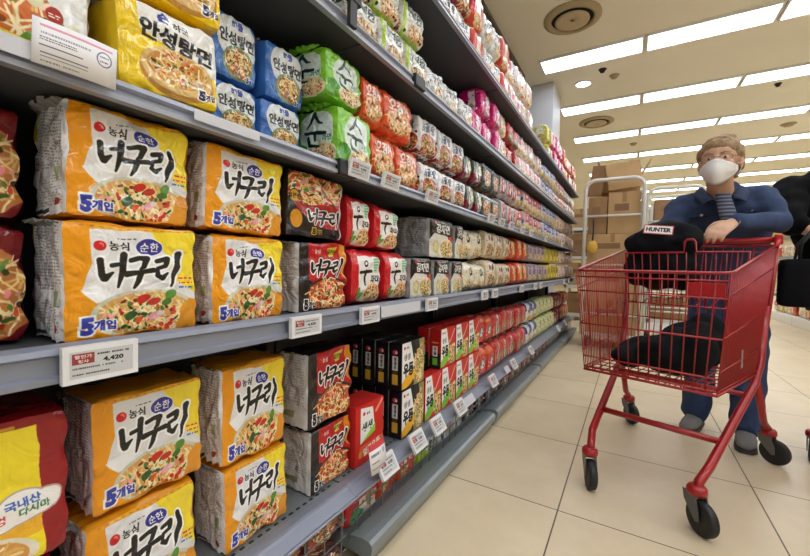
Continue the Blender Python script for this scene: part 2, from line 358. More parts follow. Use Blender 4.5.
# ------------------------------------------------------------------ the long shelving run
M_rail = mat('price rail', (138,143,157), 0.4, 0.25)
M_lip = mat('shelf lip', (160,164,176), 0.38, 0.3)
M_board = mat('shelf board', (70,72,76), 0.55)
M_under = mat('shelf underside', (62,61,62), 0.6)
M_back = mat('back panel', (44,44,47), 0.7)
M_deck = mat('base deck', (140,148,150), 0.35, 0.4, var=0.05, vscale=6)
M_black = mat('black plastic', (20,20,22), 0.4)
M_wire = mat('grey wire', (120,122,124), 0.35, 0.6)
XL = -0.65                                   # plane of the price rails
SHELF = {'C': 0.25, 'B': 0.776, 'A': 1.165, 'T': 1.545, 'U': 1.905}
RUN0, RUN1 = -0.36, 5.72
BAYS = [(-0.36, 0.86), (0.86, 2.07), (2.07, 3.28), (3.28, 4.49), (4.49, 5.72)]
def make_bay(y0, y1, label):
    t = thing('shelving_bay', label, 'shelving bay', (-0.65, (y0+y1)/2, 0), 0, 'shelving bays along the aisle')
    L = (y1-y0)/2; X = lambda x: x+0.65
    P = lambda n, bm, m, par=None, sm=False: obj(n, bm, m, par or t, sm)
    P('back_panel', box(X(-1.06), X(-1.045), -L+0.002, L-0.002, 0.1, 2.32), M_back)
    for s in (-1, 1): P('upright', box(X(-1.045), X(-1.01), s*(L-0.02)-0.016, s*(L-0.02)+0.016, 0, 2.30), M_black)
    for k, z in SHELF.items():
        sb = P('shelf_board', box(X(-1.044), X(-0.662 if k != 'C' else -0.726), -L+0.003, L-0.003, z-0.028, z, 0.002), M_board if k != 'C' else M_deck)
        hz = {'C': 0.078, 'B': 0.05, 'A': 0.034, 'T': 0.04, 'U': 0.03}[k]
        zt = z+(0.009 if k == 'B' else 0.0); zb = zt-hz
        bm = NB(); pr = [(-0.662, zt), (-0.648, zt-0.004), (-0.645, zt-0.012), (-0.653, zt-0.016), (-0.651, zb+0.012), (-0.644, zb+0.008), (-0.644, zb), (-0.660, zb), (-0.664, zb+0.004)]
        if k == 'C': pr = [(-0.7255, z-0.0005), (-0.716, z-0.0002), (-0.702, z-0.0004), (-0.695, z-0.003), (-0.690, z-0.008), (-0.664, z-0.022), (-0.657, z-0.019), (-0.654, z-0.022), (-0.656, z-0.027), (-0.668, z-0.028), (-0.7255, z-0.028)]
        A = [[bm.verts.new((X(x), s*(L-0.0004), zz)) for x, zz in pr] for s in (-1, 1)]
        n = len(pr)
        for i in range(n): bm.faces.new((A[0][i], A[0][(i+1) % n], A[1][(i+1) % n], A[1][i]))
        bm.faces.new(A[0]); bm.faces.new(A[1][::-1])
        obj('price_rail', bm, M_rail if k in 'BC' else M_lip, sb)
        for s in (-1, 1): obj('bracket', box(X(-1.01), X(-0.90), s*(L-0.008)-0.003, s*(L-0.008)+0.003, z-0.075, z-0.03), M_black, sb)
        if k == 'C':
            bm = NB()
            for i in range(int(2*L/0.024)-1):
                y = -L+0.03+i*0.024; add_box(bm, X(-0.741), X(-0.734), y, y+0.012, z-0.0006, z+0.0004)
            obj('slot_row', bm, M_black, sb)
    # base deck with rolled front and wire fence
    pr = [(-1.04, 0.072), (-0.706, 0.072), (-0.698, 0.088), (-0.652, 0.094), (-0.630, 0.092), (-0.620, 0.084), (-0.617, 0.072), (-0.622, 0.05), (-0.640, 0.022), (-0.645, 0.0), (-0.66, 0.0), (-0.66, 0.04), (-1.04, 0.05)]
    low = y0 < 0; xf, zf = (-0.672, 0.03) if low else (-0.697, 0.088)
    if low: pr = [(-1.04, 0.018), (-0.664, 0.018), (-0.660, 0.012), (-0.660, 0.0), (-1.04, 0.0)]
    bm = NB(); A = [[bm.verts.new((X(x), s*(L-0.022), z)) for x, z in pr] for s in (-1, 1)]; n = len(pr)
    for i in range(n): bm.faces.new((A[0][i], A[0][(i+1) % n], A[1][(i+1) % n], A[1][i]))
    bm.faces.new(A[0]); bm.faces.new(A[1][::-1])
    P('base_deck', bm, M_deck)
    bm = NB()
    for i in range(17): y = -L+0.05+i*(2*L-0.1)/16; add_tube(bm, [(X(xf), y, zf-0.012), (X(xf), y, 0.222)], 0.002, 5)
    for z in ((0.05, 0.09, 0.13, 0.175, 0.222) if low else (0.12, 0.155, 0.19, 0.222)): add_tube(bm, [(X(xf), -L+0.03, z), (X(xf), L-0.03, z)], 0.002, 5)
    P('wire_fence', bm, M_wire)
    return t
for i, (y0, y1) in enumerate(BAYS):
    make_bay(y0, y1, ['nearest grey shelving bay, holding the yellow and orange noodle packs', 'second shelving bay along the aisle, holding the black udon cartons', 'third shelving bay along the aisle, pink packs on its upper shelf', 'fourth shelving bay along the aisle, before the grey column', 'farthest shelving bay of the run, ending beside the white roll cage'][i])
# dark strip hanging in front of the upper shelf
t = thing('hanging_strip', 'narrow black strip hanging in front of the upper shelf lip', 'hanging strip', (-0.628, 0.768, 1.50))
obj('strip', box(-0.006, 0.006, -0.014, 0.014, 0.0, 0.36, 0.002), M_black, t); obj('clip', box(-0.012, 0.008, -0.03, 0.03, 0.062, 0.085, 0.003), M_black, t)
for lab, y, z in [('black joint cover on the upper shelf rail by the white packs', 1.15, 1.525), ('black joint cover on the shelf rail under the green packs', 0.775, 1.148)]:
    bm = NB(); add_box(bm, -0.012, 0.006, -0.035, 0.035, -0.02, 0.02, 0.004); tag(obj('rail_joint', bm, M_black, None, False, (-0.642, y, z)), lab, 'joint cover', 'black rail joint covers')
# ------------------------------------------------------------------ noodle packs
def film(name, rgb, rough=0.3): return mat(name, rgb, rough, 0, 0.3, 26, 0.0, 8, 0.25)
def shape_fn(w, h, d, e, wr, seed, pouch=0.0):
    r = np.random.RandomState(seed)
    K = r.normal(0, 1, (7, 3)); K = K/np.linalg.norm(K, axis=1)[:, None]*r.uniform(2.5, 11, (7, 1)); ph = r.uniform(0, 6.28, 7)
    def S(p):
        s = (np.abs(p)**e).sum(1)**(-1.0/e); q = p*s[:, None]
        if pouch: q[:, 0] *= 1-pouch*np.abs(p[:, 2])**5
        n = np.zeros(len(p))
        for i in range(7): n += (1-2*np.abs(np.sin(p@K[i]+ph[i])))*(0.5 if i < 4 else 0.35)
        o = q*np.array([d/2, w/2, h/2])
        nd = p/np.linalg.norm(p, axis=1)[:, None]
        o = o+nd*(n[:, None]*wr); B = np.array([d/2, w/2, h/2])
        return np.clip(o, -B, B)
    return S
FACES = {'front': (0, 1, 1, 2), 'back': (0, -1, 1, 2), 'near': (1, -1, 0, 2), 'far': (1, 1, 0, 2), 'top': (2, 1, 0, 1), 'bottom': (2, -1, 0, 1)}
def face_mesh(name, faces, S, n, h):
    """a mesh of chosen faces of the soft block, origin at the middle of its underside; faces: list of (face, material slot)"""
    V, F, U, MI = [], [], [], []
    for f, mi in faces:
        ax, sg, ua, va = FACES[f]; g = np.linspace(-1, 1, n+1); A, B = np.meshgrid(g, g)
        p = np.zeros((A.size, 3)); p[:, ax] = sg; p[:, ua] = A.ravel(); p[:, va] = B.ravel()
        b0 = sum(len(x) for x in V); V.append(S(p))
        flip = {'front': 0, 'back': 1, 'near': 0, 'far': 1, 'top': 0, 'bottom': 1}[f]
        for j in range(n):
            for i in range(n):
                k = [b0+j*(n+1)+i, b0+j*(n+1)+i+1, b0+(j+1)*(n+1)+i+1, b0+(j+1)*(n+1)+i]
                uv = [(i/n, j/n), ((i+1)/n, j/n), ((i+1)/n, (j+1)/n), (i/n, (j+1)/n)]
                if flip: k = k[::-1]; uv = uv[::-1]
                F.append(k); U += uv; MI.append(mi)
    V = np.concatenate(V); V[:, 2] += h/2
    me = bpy.data.meshes.new(name); me.from_pydata(V.tolist(), [], F)
    uvl = me.uv_layers.new(name='UV'); uvl.data.foreach_set('uv', np.array(U, np.float32).ravel())
    me.polygons.foreach_set('material_index', MI); me.polygons.foreach_set('use_smooth', [True]*len(F)); me.update()
    return me
KIND = {}
def near_kind(key, name, w, h, d, front, side, rest, e=9, wr=0.002, seed=1, n=22, seal=None, sidename='side_panel', pouch=0.0, cat='noodle pack'):
    S = shape_fn(w, h, d, e, wr, seed, pouch)
    KIND[key] = dict(name=name, w=w, h=h, d=d, cat=cat, parts=[
        ('front_panel', face_mesh('front_panel', [('front', 0)], S, n, h), [front]),
        (sidename, face_mesh(sidename, [('near', 0)], S, max(6, n//2), h), [side]),
        ('wrapper', face_mesh('wrapper', [('top', 0), ('bottom', 0), ('back', 0), ('far', 0)], S, max(6, n//2), h), [rest])])
    if seal:
        # crimped film edge standing up along the rear of the near side and the top seam
        V, F = [], []; m = 28
        for i in range(m+1):
            a = i/m; x = -d*0.42+a*d*0.80; k = (0.55+0.45*abs(math.sin(i*0.7+seed)))*math.sin(math.pi*min(1, a*0.9+0.1))**0.5
            for j, (dy, dz) in enumerate([(0.004, -0.006), (-0.006+0.003*math.sin(i*1.9), 0.001+0.003*math.sin(i*1.3)), (-0.016+0.005*math.sin(i*2.7+1), 0.003+0.004*math.sin(i*2.1))]):
                V.append((x, -w*0.49+dy*k, h*0.975+dz*k))
        for i in range(m):
            for j in range(2): F.append((i*3+j, (i+1)*3+j, (i+1)*3+j+1, i*3+j+1))
        me = bpy.data.meshes.new('end_seal'); me.from_pydata(V, [], F); me.polygons.foreach_set('use_smooth', [True]*len(F))
        KIND[key]['parts'].append(('end_seal', me, [seal]))
def far_kind(key, name, w, h, d, front, side, e=10, wr=0.003, seed=1, n=8, pouch=0.35, cat='noodle pack'):
    S = shape_fn(w, h, d, e, wr, seed, pouch)
    KIND[key] = dict(name=name, w=w, h=h, d=d, cat=cat, single=face_mesh(name, [('front', 0), ('near', 1), ('far', 1), ('top', 1), ('bottom', 1), ('back', 1)], S, n, h), mats=[front, side])
PROTO = {}
def pack(key, label, group, y0, y1, z0, z1, x=-0.68, tilt=0.0, yaw=0.0, dscale=1.0):
    """stand a pack with its front at x, between y0..y1 along the shelf"""
    k = KIND[key]; s = (dscale, (y1-y0)*0.997/k['w'], (z1-z0)/k['h'])
    if 'single' in k:
        if key not in PROTO:
            o = link(k['name'], k['single'], k['mats']); PROTO[key] = o
        else: o = dup(PROTO[key])
    else:
        if key not in PROTO:
            o = bpy.data.objects.new(k['name'], None); C.objects.link(o); o.empty_display_size = 0.03; PROTO[key] = o
            for nm, me, ms in k['parts']: link(nm, me, ms, o)
        else: o = dup(PROTO[key])
    o.location = (x-k['d']*dscale/2, (y0+y1)/2, z0+0.0008+abs(math.sin(math.radians(tilt)))*(y1-y0)/2*0.95); o.scale = s; o.rotation_euler = (math.radians(tilt), 0, math.radians(yaw))
    return tag(o, label, k['cat'], group)
NTH = ['first','second','third','fourth','fifth','sixth','seventh','eighth','ninth','tenth','eleventh','twelfth']
SHN = {'D': 'fenced base deck', 'C': 'low grey shelf', 'B': 'middle shelf', 'A': 'shelf above the middle', 'T': 'upper black shelf', 'U': 'topmost shelf'}
def run(key, desc, sh, y0, y1, n, rows=2, z0=None, h=0.165, x=-0.68, jit=0.006, up_from=0, ds=1.0, h2=None):
    z0 = SHELF[sh] if z0 is None else z0; wd = (y1-y0)/n
    for r in range(rows):
        for i in range(n):
            if r == 1 and i < up_from: continue
            hh = h if r == 0 else (h2 or h)
            row = '' if rows == 1 else (', lower row' if r == 0 else ', upper row')
            which = f', {NTH[i]} along' if n > 1 else ''
            yy = y0+i*wd
            pack(key, f'{desc}{row}{which}, {SHN[sh]}', f'{desc}s on the {SHN[sh]}', yy+0.0055, yy+wd-0.0055, z0+(h+0.006)*r, z0+(h+0.006)*r+hh*random.uniform(0.88, 1.0)-0.004,
                 x-random.uniform(0, jit+(0.012 if sh != 'D' else 0))-0.010*r, random.uniform(-1.6, 1.6), random.uniform(-3.6, 3.6), ds)

# ---- artwork
ORG=(240,156,16); YEL=(250,222,52); WHT=(246,244,240); BLK=(22,20,20); RED=(206,28,34); BLU=(44,48,140)
def logo(c, x, y, s, col=BLK):
    c.ell(x, y, s, s*0.95, (208,26,32)); c.ell(x+s*0.25, y+s*0.2, s*0.35, s*0.5, (240,120,110), 0.6); c.ell(x+s*0.1, y-s*0.1, s*0.3, s*0.42, (208,26,32), 0.6)
    c.text('농심', x+s*3.1, y, s*1.75, col, 0.022)
def badge5(c, x, y, s, bg=(52,62,168), fg=WHT):
    c.text('5', x-s*0.80, y+0.06*s, s*1.25, bg, 0.07, 0, 0, 1, None, fg, 0.10); c.text('개입', x+s*0.45, y, s*0.85, bg, 0.05, 0, 0, 1, None, fg, 0.09)
def brush_title(c, x, y, w, h, col, out=None, ow=0.02, slant=0.08):
    """the three brush syllables of the main title, drawn stroke by stroke"""
    S = [([(0.04,0.82),(0.10,0.42),(0.20,0.30),(0.44,0.46)], [0.075,0.07,0.09,0.03]), ([(0.42,0.66),(0.70,0.72)], [0.05,0.055]), ([(0.78,1.0),(0.76,0.5),(0.64,0.02)], [0.085,0.075,0.03]),
         ([(1.05,0.86),(1.36,0.94),(1.60,0.92),(1.52,0.66),(1.40,0.58)], [0.06,0.06,0.085,0.06,0.03]), ([(0.92,0.42),(1.40,0.48),(1.86,0.54)], [0.08,0.055,0.07]), ([(1.42,0.46),(1.34,0.22),(1.18,-0.02)], [0.075,0.07,0.03]),
         ([(1.98,0.84),(2.34,0.92),(2.30,0.68),(2.02,0.60),(1.98,0.36),(2.16,0.28),(2.42,0.44)], [0.06,0.07,0.055,0.05,0.06,0.07,0.03]), ([(2.76,1.06),(2.72,0.55),(2.56,0.0)], [0.09,0.08,0.03])]
    T = lambda p: (x+(p[0]/2.8)*w+slant*(p[1]-0.5)*h*0.5, y+p[1]*h)
    k = (w/2.8+h)/2
    if out is not None:
        for pts, ws in S: c.stroke([T(p) for p in pts], [a*k*1.36+ow for a in ws], out)
    for pts, ws in S: c.stroke([T(p) for p in pts], [a*k*1.36 for a in ws], col)

# yellow seafood noodle five-pack
a = Art(1.06, 240, ORG)
a.poly([(0.20,1),(1.06,1),(1.06,0.30),(0.9,0.20),(0.18,0.44),(0.24,0.7)], (226,224,222))
a.poly([(0.62,1),(1.06,1),(1.06,0.36),(0.84,0.52),(0.80,0.72)], YEL); a.poly([(0.20,1),(1.06,1),(1.06,0.965),(0.2,0.955)], (238,170,30))
a.poly([(0.17,0.95),(0.60,0.95),(0.80,0.72),(0.82,0.5),(0.52,0.40),(0.44,0.37),(0.30,0.33),(0.12,0.43),(0.19,0.66)], (232,230,230))
a.poly([(0.11,0.43),(0.42,0.56),(0.34,0.33),(0.22,0.31)], (246,246,246))
a.food(0.62, 0.19, 0.40, 0.20, 3, (216,160,90), (206,206,186), [(196,44,26),(206,60,34),(180,40,24),(56,104,36),(84,130,44),(46,84,32),(120,66,30),(238,180,176),(60,50,34),(240,226,200)], 1.8)
for (fx, fy, fr, fc) in [(0.58,0.33,0.05,(204,40,26)),(0.67,0.30,0.045,(196,50,34)),(0.82,0.36,0.05,(90,140,50)),(0.78,0.29,0.04,(70,116,40)),(0.48,0.18,0.045,(46,84,36)),(0.55,0.13,0.03,(220,80,40)),(0.68,0.16,0.045,(236,170,180)),(0.73,0.18,0.03,(238,206,208))]: a.ell(fx, fy, fr*1.2, fr*0.8, fc, 0.5)
a.poly([(0.86,0),(1.06,0),(1.06,0.30),(0.98,0.32),(0.9,0.22)], (226,150,40))
logo(a, 0.245, 0.81, 0.046); a.small_print(0.32,0.872,0.52,0.892,1,(60,60,60),2,0.9)
a.ell(0.635, 0.815, 0.122, 0.084, (238,238,240)); a.ell(0.635, 0.815, 0.112, 0.075, BLU); a.text('순한', 0.635, 0.815, 0.078, WHT, 0.02)
brush_title(a, 0.235, 0.44, 0.65, 0.29, BLK, (250,250,250), 0.020)
for i in range(14): a.rect(0.1+0.07*i,0.972,0.13+0.07*i,0.982,(186,100,20))
for i, cc in enumerate([(222,60,90),(222,60,90),(60,120,200)]): a.small_print(0.90,0.50-0.045*i,1.03,0.535-0.045*i,1,cc,i,0.95)
badge5(a, 0.235, 0.115, 0.098)
a.rect(0,0.0,1.06,0.02,(226,140,20))
F_neo = printed('yellow noodle front print', a, 0.28, 0.35)
a = Art(0.9, 200, (250,250,252)); a.small_print(0.12,0.42,0.82,0.96,20,(164,162,160),5,0.85); a.small_print(0.12,0.08,0.8,0.36,11,(184,178,170),6,0.7)
a.rect(0.62,0.30,0.74,0.42,(170,190,140)); a.rect(0.10,0.02,0.4,0.06,(70,70,76)); a.rect(0,0.7,0.10,1.0,(214,190,60)); a.ell(0.7,0.12,0.05,0.03,(190,60,50))
S_neo = printed('ingredient side print', a, 0.3, 0.5, 20)
M_orgfilm = film('orange film', (226,150,26)); M_clear = mat('crinkled clear film', (150,148,144), 0.2, 0, 0.6, 40, 0.1, 30, 0.6)
near_kind('neo', 'noodle_multipack', 0.172, 0.166, 0.125, F_neo, S_neo, M_orgfilm, 26, 0.0028, 3, 32, M_clear)
near_kind('neo2', 'noodle_multipack', 0.172, 0.166, 0.125, F_neo, S_neo, M_orgfilm, 22, 0.0034, 11, 32, M_clear)

# red and black hot noodle five-pack
def neo_red(flip):
    a = Art(1.0, 220, (34,26,26))
    if flip:
        a.food(0.55,0.74,0.62,0.36,8,(190,80,40),None,None,1.5); a.poly([(0.0,0.62),(0.3,0.5),(1,0.62),(1,0.16),(0.5,0.2),(0.18,0.42)], (166,26,28))
        a.poly([(0,0),(1,0),(1,0.2),(0.5,0.18),(0.2,0.4),(0,0.6)], (30,24,24)); a.ell(0.12,0.60,0.1,0.1,(60,30,20)); a.ell(0.12,0.60,0.085,0.085,(214,160,40)); a.text('얼큰한',0.12,0.60,0.07,BLK,0.03)
        brush_title(a, 0.36, 0.22, 0.56, 0.24, BLK, (236,232,228), 0.016); a.ell(0.16,0.26,0.10,0.14,(222,150,40)); badge5(a,0.52,0.11,0.07,(70,40,20),(240,200,60))
        a.rect(0.96,0,1,1,(214,208,202))
    else:
        a.poly([(0.18,1),(1,1),(1,0.1),(0.2,0.46)], (184,30,32)); a.poly([(0.82,1),(1,1),(1,0.44),(0.9,0.55)], (224,140,36))
        a.food(0.62,0.22,0.42,0.24,9,(196,84,40),(60,40,30)); logo(a,0.26,0.87,0.035,WHT)
        a.poly([(0.56,0.92),(0.78,0.95),(0.72,0.82),(0.62,0.80)], (214,200,60)); a.text('얼큰한',0.67,0.88,0.06,BLK,0.02)
        brush_title(a, 0.24, 0.50, 0.64, 0.24, BLK, (236,232,228), 0.02, 0.2); badge5(a,0.22,0.10,0.085,(34,26,26))
    return a
F_nr = printed('red noodle front print', neo_red(False), 0.27, 0.35); F_nrf = printed('red noodle upturned front print', neo_red(True), 0.27, 0.4)
a = Art(0.9, 160, (222,224,224)); a.small_print(0.1,0.3,0.8,0.95,18,(170,170,172),15,0.8); a.rect(0.1,0.12,0.5,0.2,(150,160,130))
S_nr = printed('grey side print', a, 0.25, 0.7, 18)
M_blkfilm = film('black film', (30,26,26))
near_kind('nred', 'noodle_multipack', 0.165, 0.172, 0.125, F_nr, S_nr, M_blkfilm, 22, 0.0032, 21, 24, M_clear)
near_kind('nredf', 'noodle_multipack', 0.165, 0.165, 0.125, F_nrf, M_blkfilm, M_blkfilm, 18, 0.0034, 27, 24, M_clear)

# dark red pack at the near end
a = Art(1.0, 160, (120,14,22)); a.food(0.75,0.4,0.3,0.4,31,(196,120,60)); a.stroke([(0.45,0.1),(0.5,0.9)],0.05,(226,190,60)); a.poly([(0,0.5),(0.3,0.6),(0.3,0.2),(0,0.1)],(90,8,16))
F_dr = printed('dark red noodle print', a, 0.22, 0.6, 18)
near_kind('dred', 'noodle_multipack', 0.17, 0.16, 0.19, F_dr, film('dark red film', (116,14,22), 0.22), film('dark red film', (116,14,22), 0.22), 12, 0.004, 33, 18)
# red edged yellow pack, large, cloud bubble
a = Art(1.0, 260, (150,14,26)); a.poly([(0,0.93),(0.82,0.93),(0.84,0.5),(0.86,0),(0,0)], (246,222,40)); a.poly([(0,0.45),(0.84,0.5),(0.85,0.2),(0,0.1)], (240,180,40))
brush_title(a,-0.35,0.46,0.84,0.36,BLK,(250,250,246),0.03); 
for ex, ey, rx, ry in [(0.60,0.40,0.12,0.07),(0.74,0.43,0.12,0.08),(0.86,0.41,0.10,0.07),(0.70,0.36,0.2,0.06),(0.62,0.33,0.1,0.05)]: a.ell(ex,ey,rx+0.012,ry+0.012,(190,170,150))
for ex, ey, rx, ry in [(0.60,0.40,0.12,0.07),(0.74,0.43,0.12,0.08),(0.86,0.41,0.10,0.07),(0.70,0.36,0.2,0.06),(0.62,0.33,0.1,0.05)]: a.ell(ex,ey,rx,ry,(244,240,236))
a.text('국내산',0.74,0.435,0.06,(40,90,180),0.03,0.06); a.text('상경',0.60,0.36,0.055,(206,60,60),0.03,0.06); a.text('다시마',0.80,0.375,0.055,(40,120,70),0.03,0.06)
a.food(0.35,0.10,0.42,0.15,41,(214,150,70),(230,220,200)); a.stroke([(0.0,0.935),(0.70,0.945)],0.012,(200,150,40))
F_ry = printed('red edged yellow print', a, 0.25, 0.3)
near_kind('redyel', 'noodle_multipack', 0.18, 0.2, 0.17, F_ry, film('crimson film', (150,16,28), 0.24), film('crimson film', (150,16,28), 0.24), 20, 0.0017, 37, 22, film('crimson film', (150,16,28), 0.24))

# soybean-paste noodle: yellow and blue
def anseong(bg, sub, dark, seed):
    a = Art(1.1, 220, bg)
    if sub == '순하군':
        a.poly([(0.2,1),(1.1,1),(1.1,0.42),(0.9,0.44),(0.5,0.60),(0.22,0.70)], (236,234,228))
        a.ell(0.62,0.30,0.42,0.30,(196,140,60)); a.ell(0.62,0.34,0.40,0.26,(226,190,120)); a.food(0.62,0.36,0.34,0.20,seed,(206,140,60))
        a.text('순',0.47,0.90,0.12,(44,44,140),0.05); a.text('하군',0.66,0.86,0.09,BLK,0.02); badge5(a,0.95,0.16,0.085,(44,40,70))
        a.text('안성탕면',0.62,0.68,0.19,BLK,0.045,-0.12,0,1,0.78)
    else:
        a.ell(0.62,0.66,0.47,0.40,(222,226,226)); a.ell(0.64,0.27,0.36,0.27,(120,150,110)); a.food(0.64,0.28,0.30,0.22,seed,(170,100,50))
        a.text('해물',0.62,0.86,0.12,(44,64,160),0.05); a.text('안성탕면',0.62,0.64,0.19,BLK,0.045,0,0,1,0.80); badge5(a,0.92,0.08,0.07,(40,60,150))
    return a
F_ay = printed('yellow paste noodle print', anseong((244,206,20),'순하군',1,51), 0.25, 0.35); F_ab = printed('blue paste noodle print', anseong((58,112,190),'해물',1,52), 0.25, 0.4)
M_yf = film('yellow film', (240,200,24)); M_bf = film('blue film', (64,118,192), 0.25)
near_kind('ansy', 'noodle_multipack', 0.165, 0.142, 0.17, F_ay, M_yf, M_yf, 18, 0.002, 61, 22, M_clear)
near_kind('ansb', 'noodle_multipack', 0.13, 0.125, 0.16, F_ab, M_bf, M_bf, 12, 0.0025, 67, 20, M_clear)
# red bean-paste pack with big print at the near end of the shelf above
a = Art(1.1, 200, (238,236,230)); a.food(0.38,0.42,0.62,0.42,55,(214,110,50)); a.poly([(0.55,1),(1.1,1),(1.1,0.2),(0.95,0.25),(0.6,0.66)], (236,236,232)); a.poly([(0,0),(1.1,0),(1.1,0.06),(0.4,0.12),(0,0.14)], YEL)
a.text('탕면',0.80,0.82,0.30,BLK,0.06); 
for i in range(4): a.ell(0.56+0.13*i,0.52-0.08*i,0.06,0.07,(176,50,40) if i % 2 == 0 else (226,220,180)); a.small_print(0.52+0.13*i,0.50-0.08*i,0.60+0.13*i,0.54-0.08*i,2,(250,240,220),i,1)
a.small_print(0.05,0.03,0.6,0.09,1,BLK,4,0.95)
F_af = printed('red paste noodle print', a, 0.25, 0.3)
near_kind('anf', 'noodle_multipack', 0.175, 0.16, 0.16, F_af, film('pale film', (222,214,200)), film('pale film', (222,214,200)), 10, 0.002, 57, 18)

# green pack
a = Art(1.0, 200, (126,196,44)); a.ell(0.55,0.55,0.36,0.38,(214,232,214)); a.ell(0.60,0.66,0.30,0.28,(226,238,230)); a.food(0.66,0.2,0.30,0.18,71,(226,200,150),(220,226,180))
a.ell(0.2,0.3,0.16,0.1,(70,150,40)); a.ell(0.16,0.12,0.2,0.1,(96,170,50))
a.stroke([(0.52,0.90),(0.44,0.74),(0.34,0.66)],[0.03,0.03,0.015],(20,56,44)); a.stroke([(0.52,0.86),(0.60,0.74),(0.68,0.68)],[0.03,0.028,0.015],(20,56,44)); a.stroke([(0.30,0.58),(0.74,0.54)],[0.025,0.03],(20,56,44)); a.stroke([(0.53,0.56),(0.51,0.44)],[0.03,0.02],(20,56,44)); a.stroke([(0.38,0.50),(0.40,0.36),(0.62,0.33)],[0.025,0.03,0.02],(20,56,44))
a.text('라면',0.78,0.46,0.10,(40,110,90),0.03)
F_gr = printed('green noodle print', a, 0.22, 0.5, 20); M_gf = film('green film', (122,192,48), 0.24)
near_kind('green', 'noodle_multipack', 0.16, 0.165, 0.17, F_gr, F_gr, M_gf, 9, 0.004, 73, 18, M_gf)
# radish beef noodle: red and white
a = Art(0.95, 200, (206,34,40)); a.poly([(0.2,0.88),(0.95,0.88),(0.95,0.03),(0.24,0.03)], (236,228,222)); a.food(0.66,0.20,0.24,0.17,75,(214,160,90),(240,226,210))
a.ell(0.44,0.74,0.055,0.06,BLK); a.ell(0.44,0.745,0.03,0.03,(236,228,222)); a.stroke([(0.26,0.58),(0.62,0.61)],[0.025,0.03],BLK); a.stroke([(0.45,0.60),(0.42,0.36)],[0.035,0.02],BLK); a.text('파마',0.74,0.46,0.15,BLK,0.03)
a.rect(0.70,0.58,0.86,0.86,(176,220,186)); a.small_print(0.72,0.6,0.84,0.85,5,(40,140,80),7,0.9); a.ell(0.28,0.16,0.10,0.05,(110,160,60),0.6); a.ell(0.24,0.24,0.08,0.03,(90,150,60),1.2)
F_mu = printed('red white noodle print', a, 0.25, 0.45, 20); M_rf = film('red film', (204,34,40))
near_kind('mupa', 'noodle_pack', 0.15, 0.165, 0.15, F_mu, M_rf, M_rf, 15, 0.0032, 77, 16, M_rf, pouch=0.35)
# potato noodle: black above, pale below
a = Art(1.15, 180, (24,22,22)); a.poly([(0,0.45),(0.2,0.62),(0.7,0.60),(0.9,0.56),(1.15,0.5),(1.15,0),(0,0)], (226,220,206)); a.poly([(0.82,0.56),(1.15,0.62),(1.15,0.4),(0.9,0.42)], (200,70,44)); a.food(0.78,0.24,0.30,0.24,78,(220,186,120),(236,230,214)); a.ell(0.28,0.28,0.14,0.17,(206,196,120)); a.ell(0.28,0.28,0.09,0.11,(226,216,160))
a.ell(0.28,0.90,0.06,0.05,(206,40,40)); a.text('감자면',0.62,0.76,0.21,(240,238,232),0.04,0,0,1,0.62); a.small_print(0.36,0.90,0.8,0.94,1,(200,196,190),3,0.9)
F_gj = printed('black potato noodle print', a, 0.25, 0.35); a = Art(0.9,120,(176,178,178)); a.small_print(0.1,0.2,0.8,0.9,12,(150,150,152),9,0.8); S_gj = printed('grey foil side', a, 0.25, 0.7, 18)
near_kind('potato', 'noodle_multipack', 0.185, 0.155, 0.17, F_gj, S_gj, M_blkfilm, 16, 0.0022, 79, 16, M_clear)

# cartons of udon
def udon(bg, accent, ink, seed):
    a = Art(0.95, 220, bg); a.food(0.72,0.36,0.30,0.36,seed,(196,160,90),None,[(70,50,30),(214,190,120),(150,120,60)] if bg[0] < 90 else None)
    if bg[0] < 90: a.poly([(0.5,0),(0.95,0),(0.95,1),(0.62,1),(0.6,0.6)], (150,132,84)); a.food(0.75,0.42,0.18,0.5,seed,(170,146,90),None,[(70,60,30),(214,190,120),(150,120,60)],1.6); a.poly([(0.56,0.75),(0.75,0.8),(0.7,1),(0.5,1)],(46,44,40))
    else: a.poly([(0.5,1),(0.95,1),(0.95,0.55),(0.6,0.5)], (206,40,36)); a.stroke([(0.6,0.62),(0.9,0.92)],0.02,(240,190,170))
    a.poly([(0.02,0.99),(0.36,0.99),(0.50,0.55),(0.50,0.20),(0.30,0.05),(0.03,0.02)], (240,238,236))
    a.poly([(0.03,0.02),(0.03,0.16),(0.34,0.36),(0.50,0.40),(0.56,0.26),(0.40,0.08),(0.2,0.02)], accent)
    a.ell(0.12,0.88,0.035,0.032,RED); a.text('농심',0.24,0.88,0.05,ink,0.02); a.text('생생',0.22,0.68,0.13,(120,116,116),0.03); a.text('우동',0.28,0.40,0.26,BLK,0.055,0,0,1,0.38)
    return a
F_ub = printed('black udon front print', udon((30,28,28),(236,176,40),BLK,81), 0.35, 0.0); F_ur = printed('red udon front print', udon((214,44,36),(126,200,60),BLK,82), 0.35, 0.0)
a = Art(0.36, 200, (26,24,25)); a.ell(0.18,0.80,0.075,0.055,(206,60,80)); a.ell(0.21,0.80,0.03,0.03,(240,220,220)); a.rect(0.10,0.42,0.26,0.72,(226,224,222)); a.text('생',0.18,0.66,0.08,BLK,0.03); a.text('생',0.18,0.57,0.08,BLK,0.03); a.text('우',0.18,0.48,0.07,BLK,0.03); a.rect(0.10,0.12,0.26,0.34,(226,176,60)); a.rect(0.12,0.36,0.24,0.40,(110,80,40))
S_ub = printed('black udon spine print', a, 0.35, 0.0)
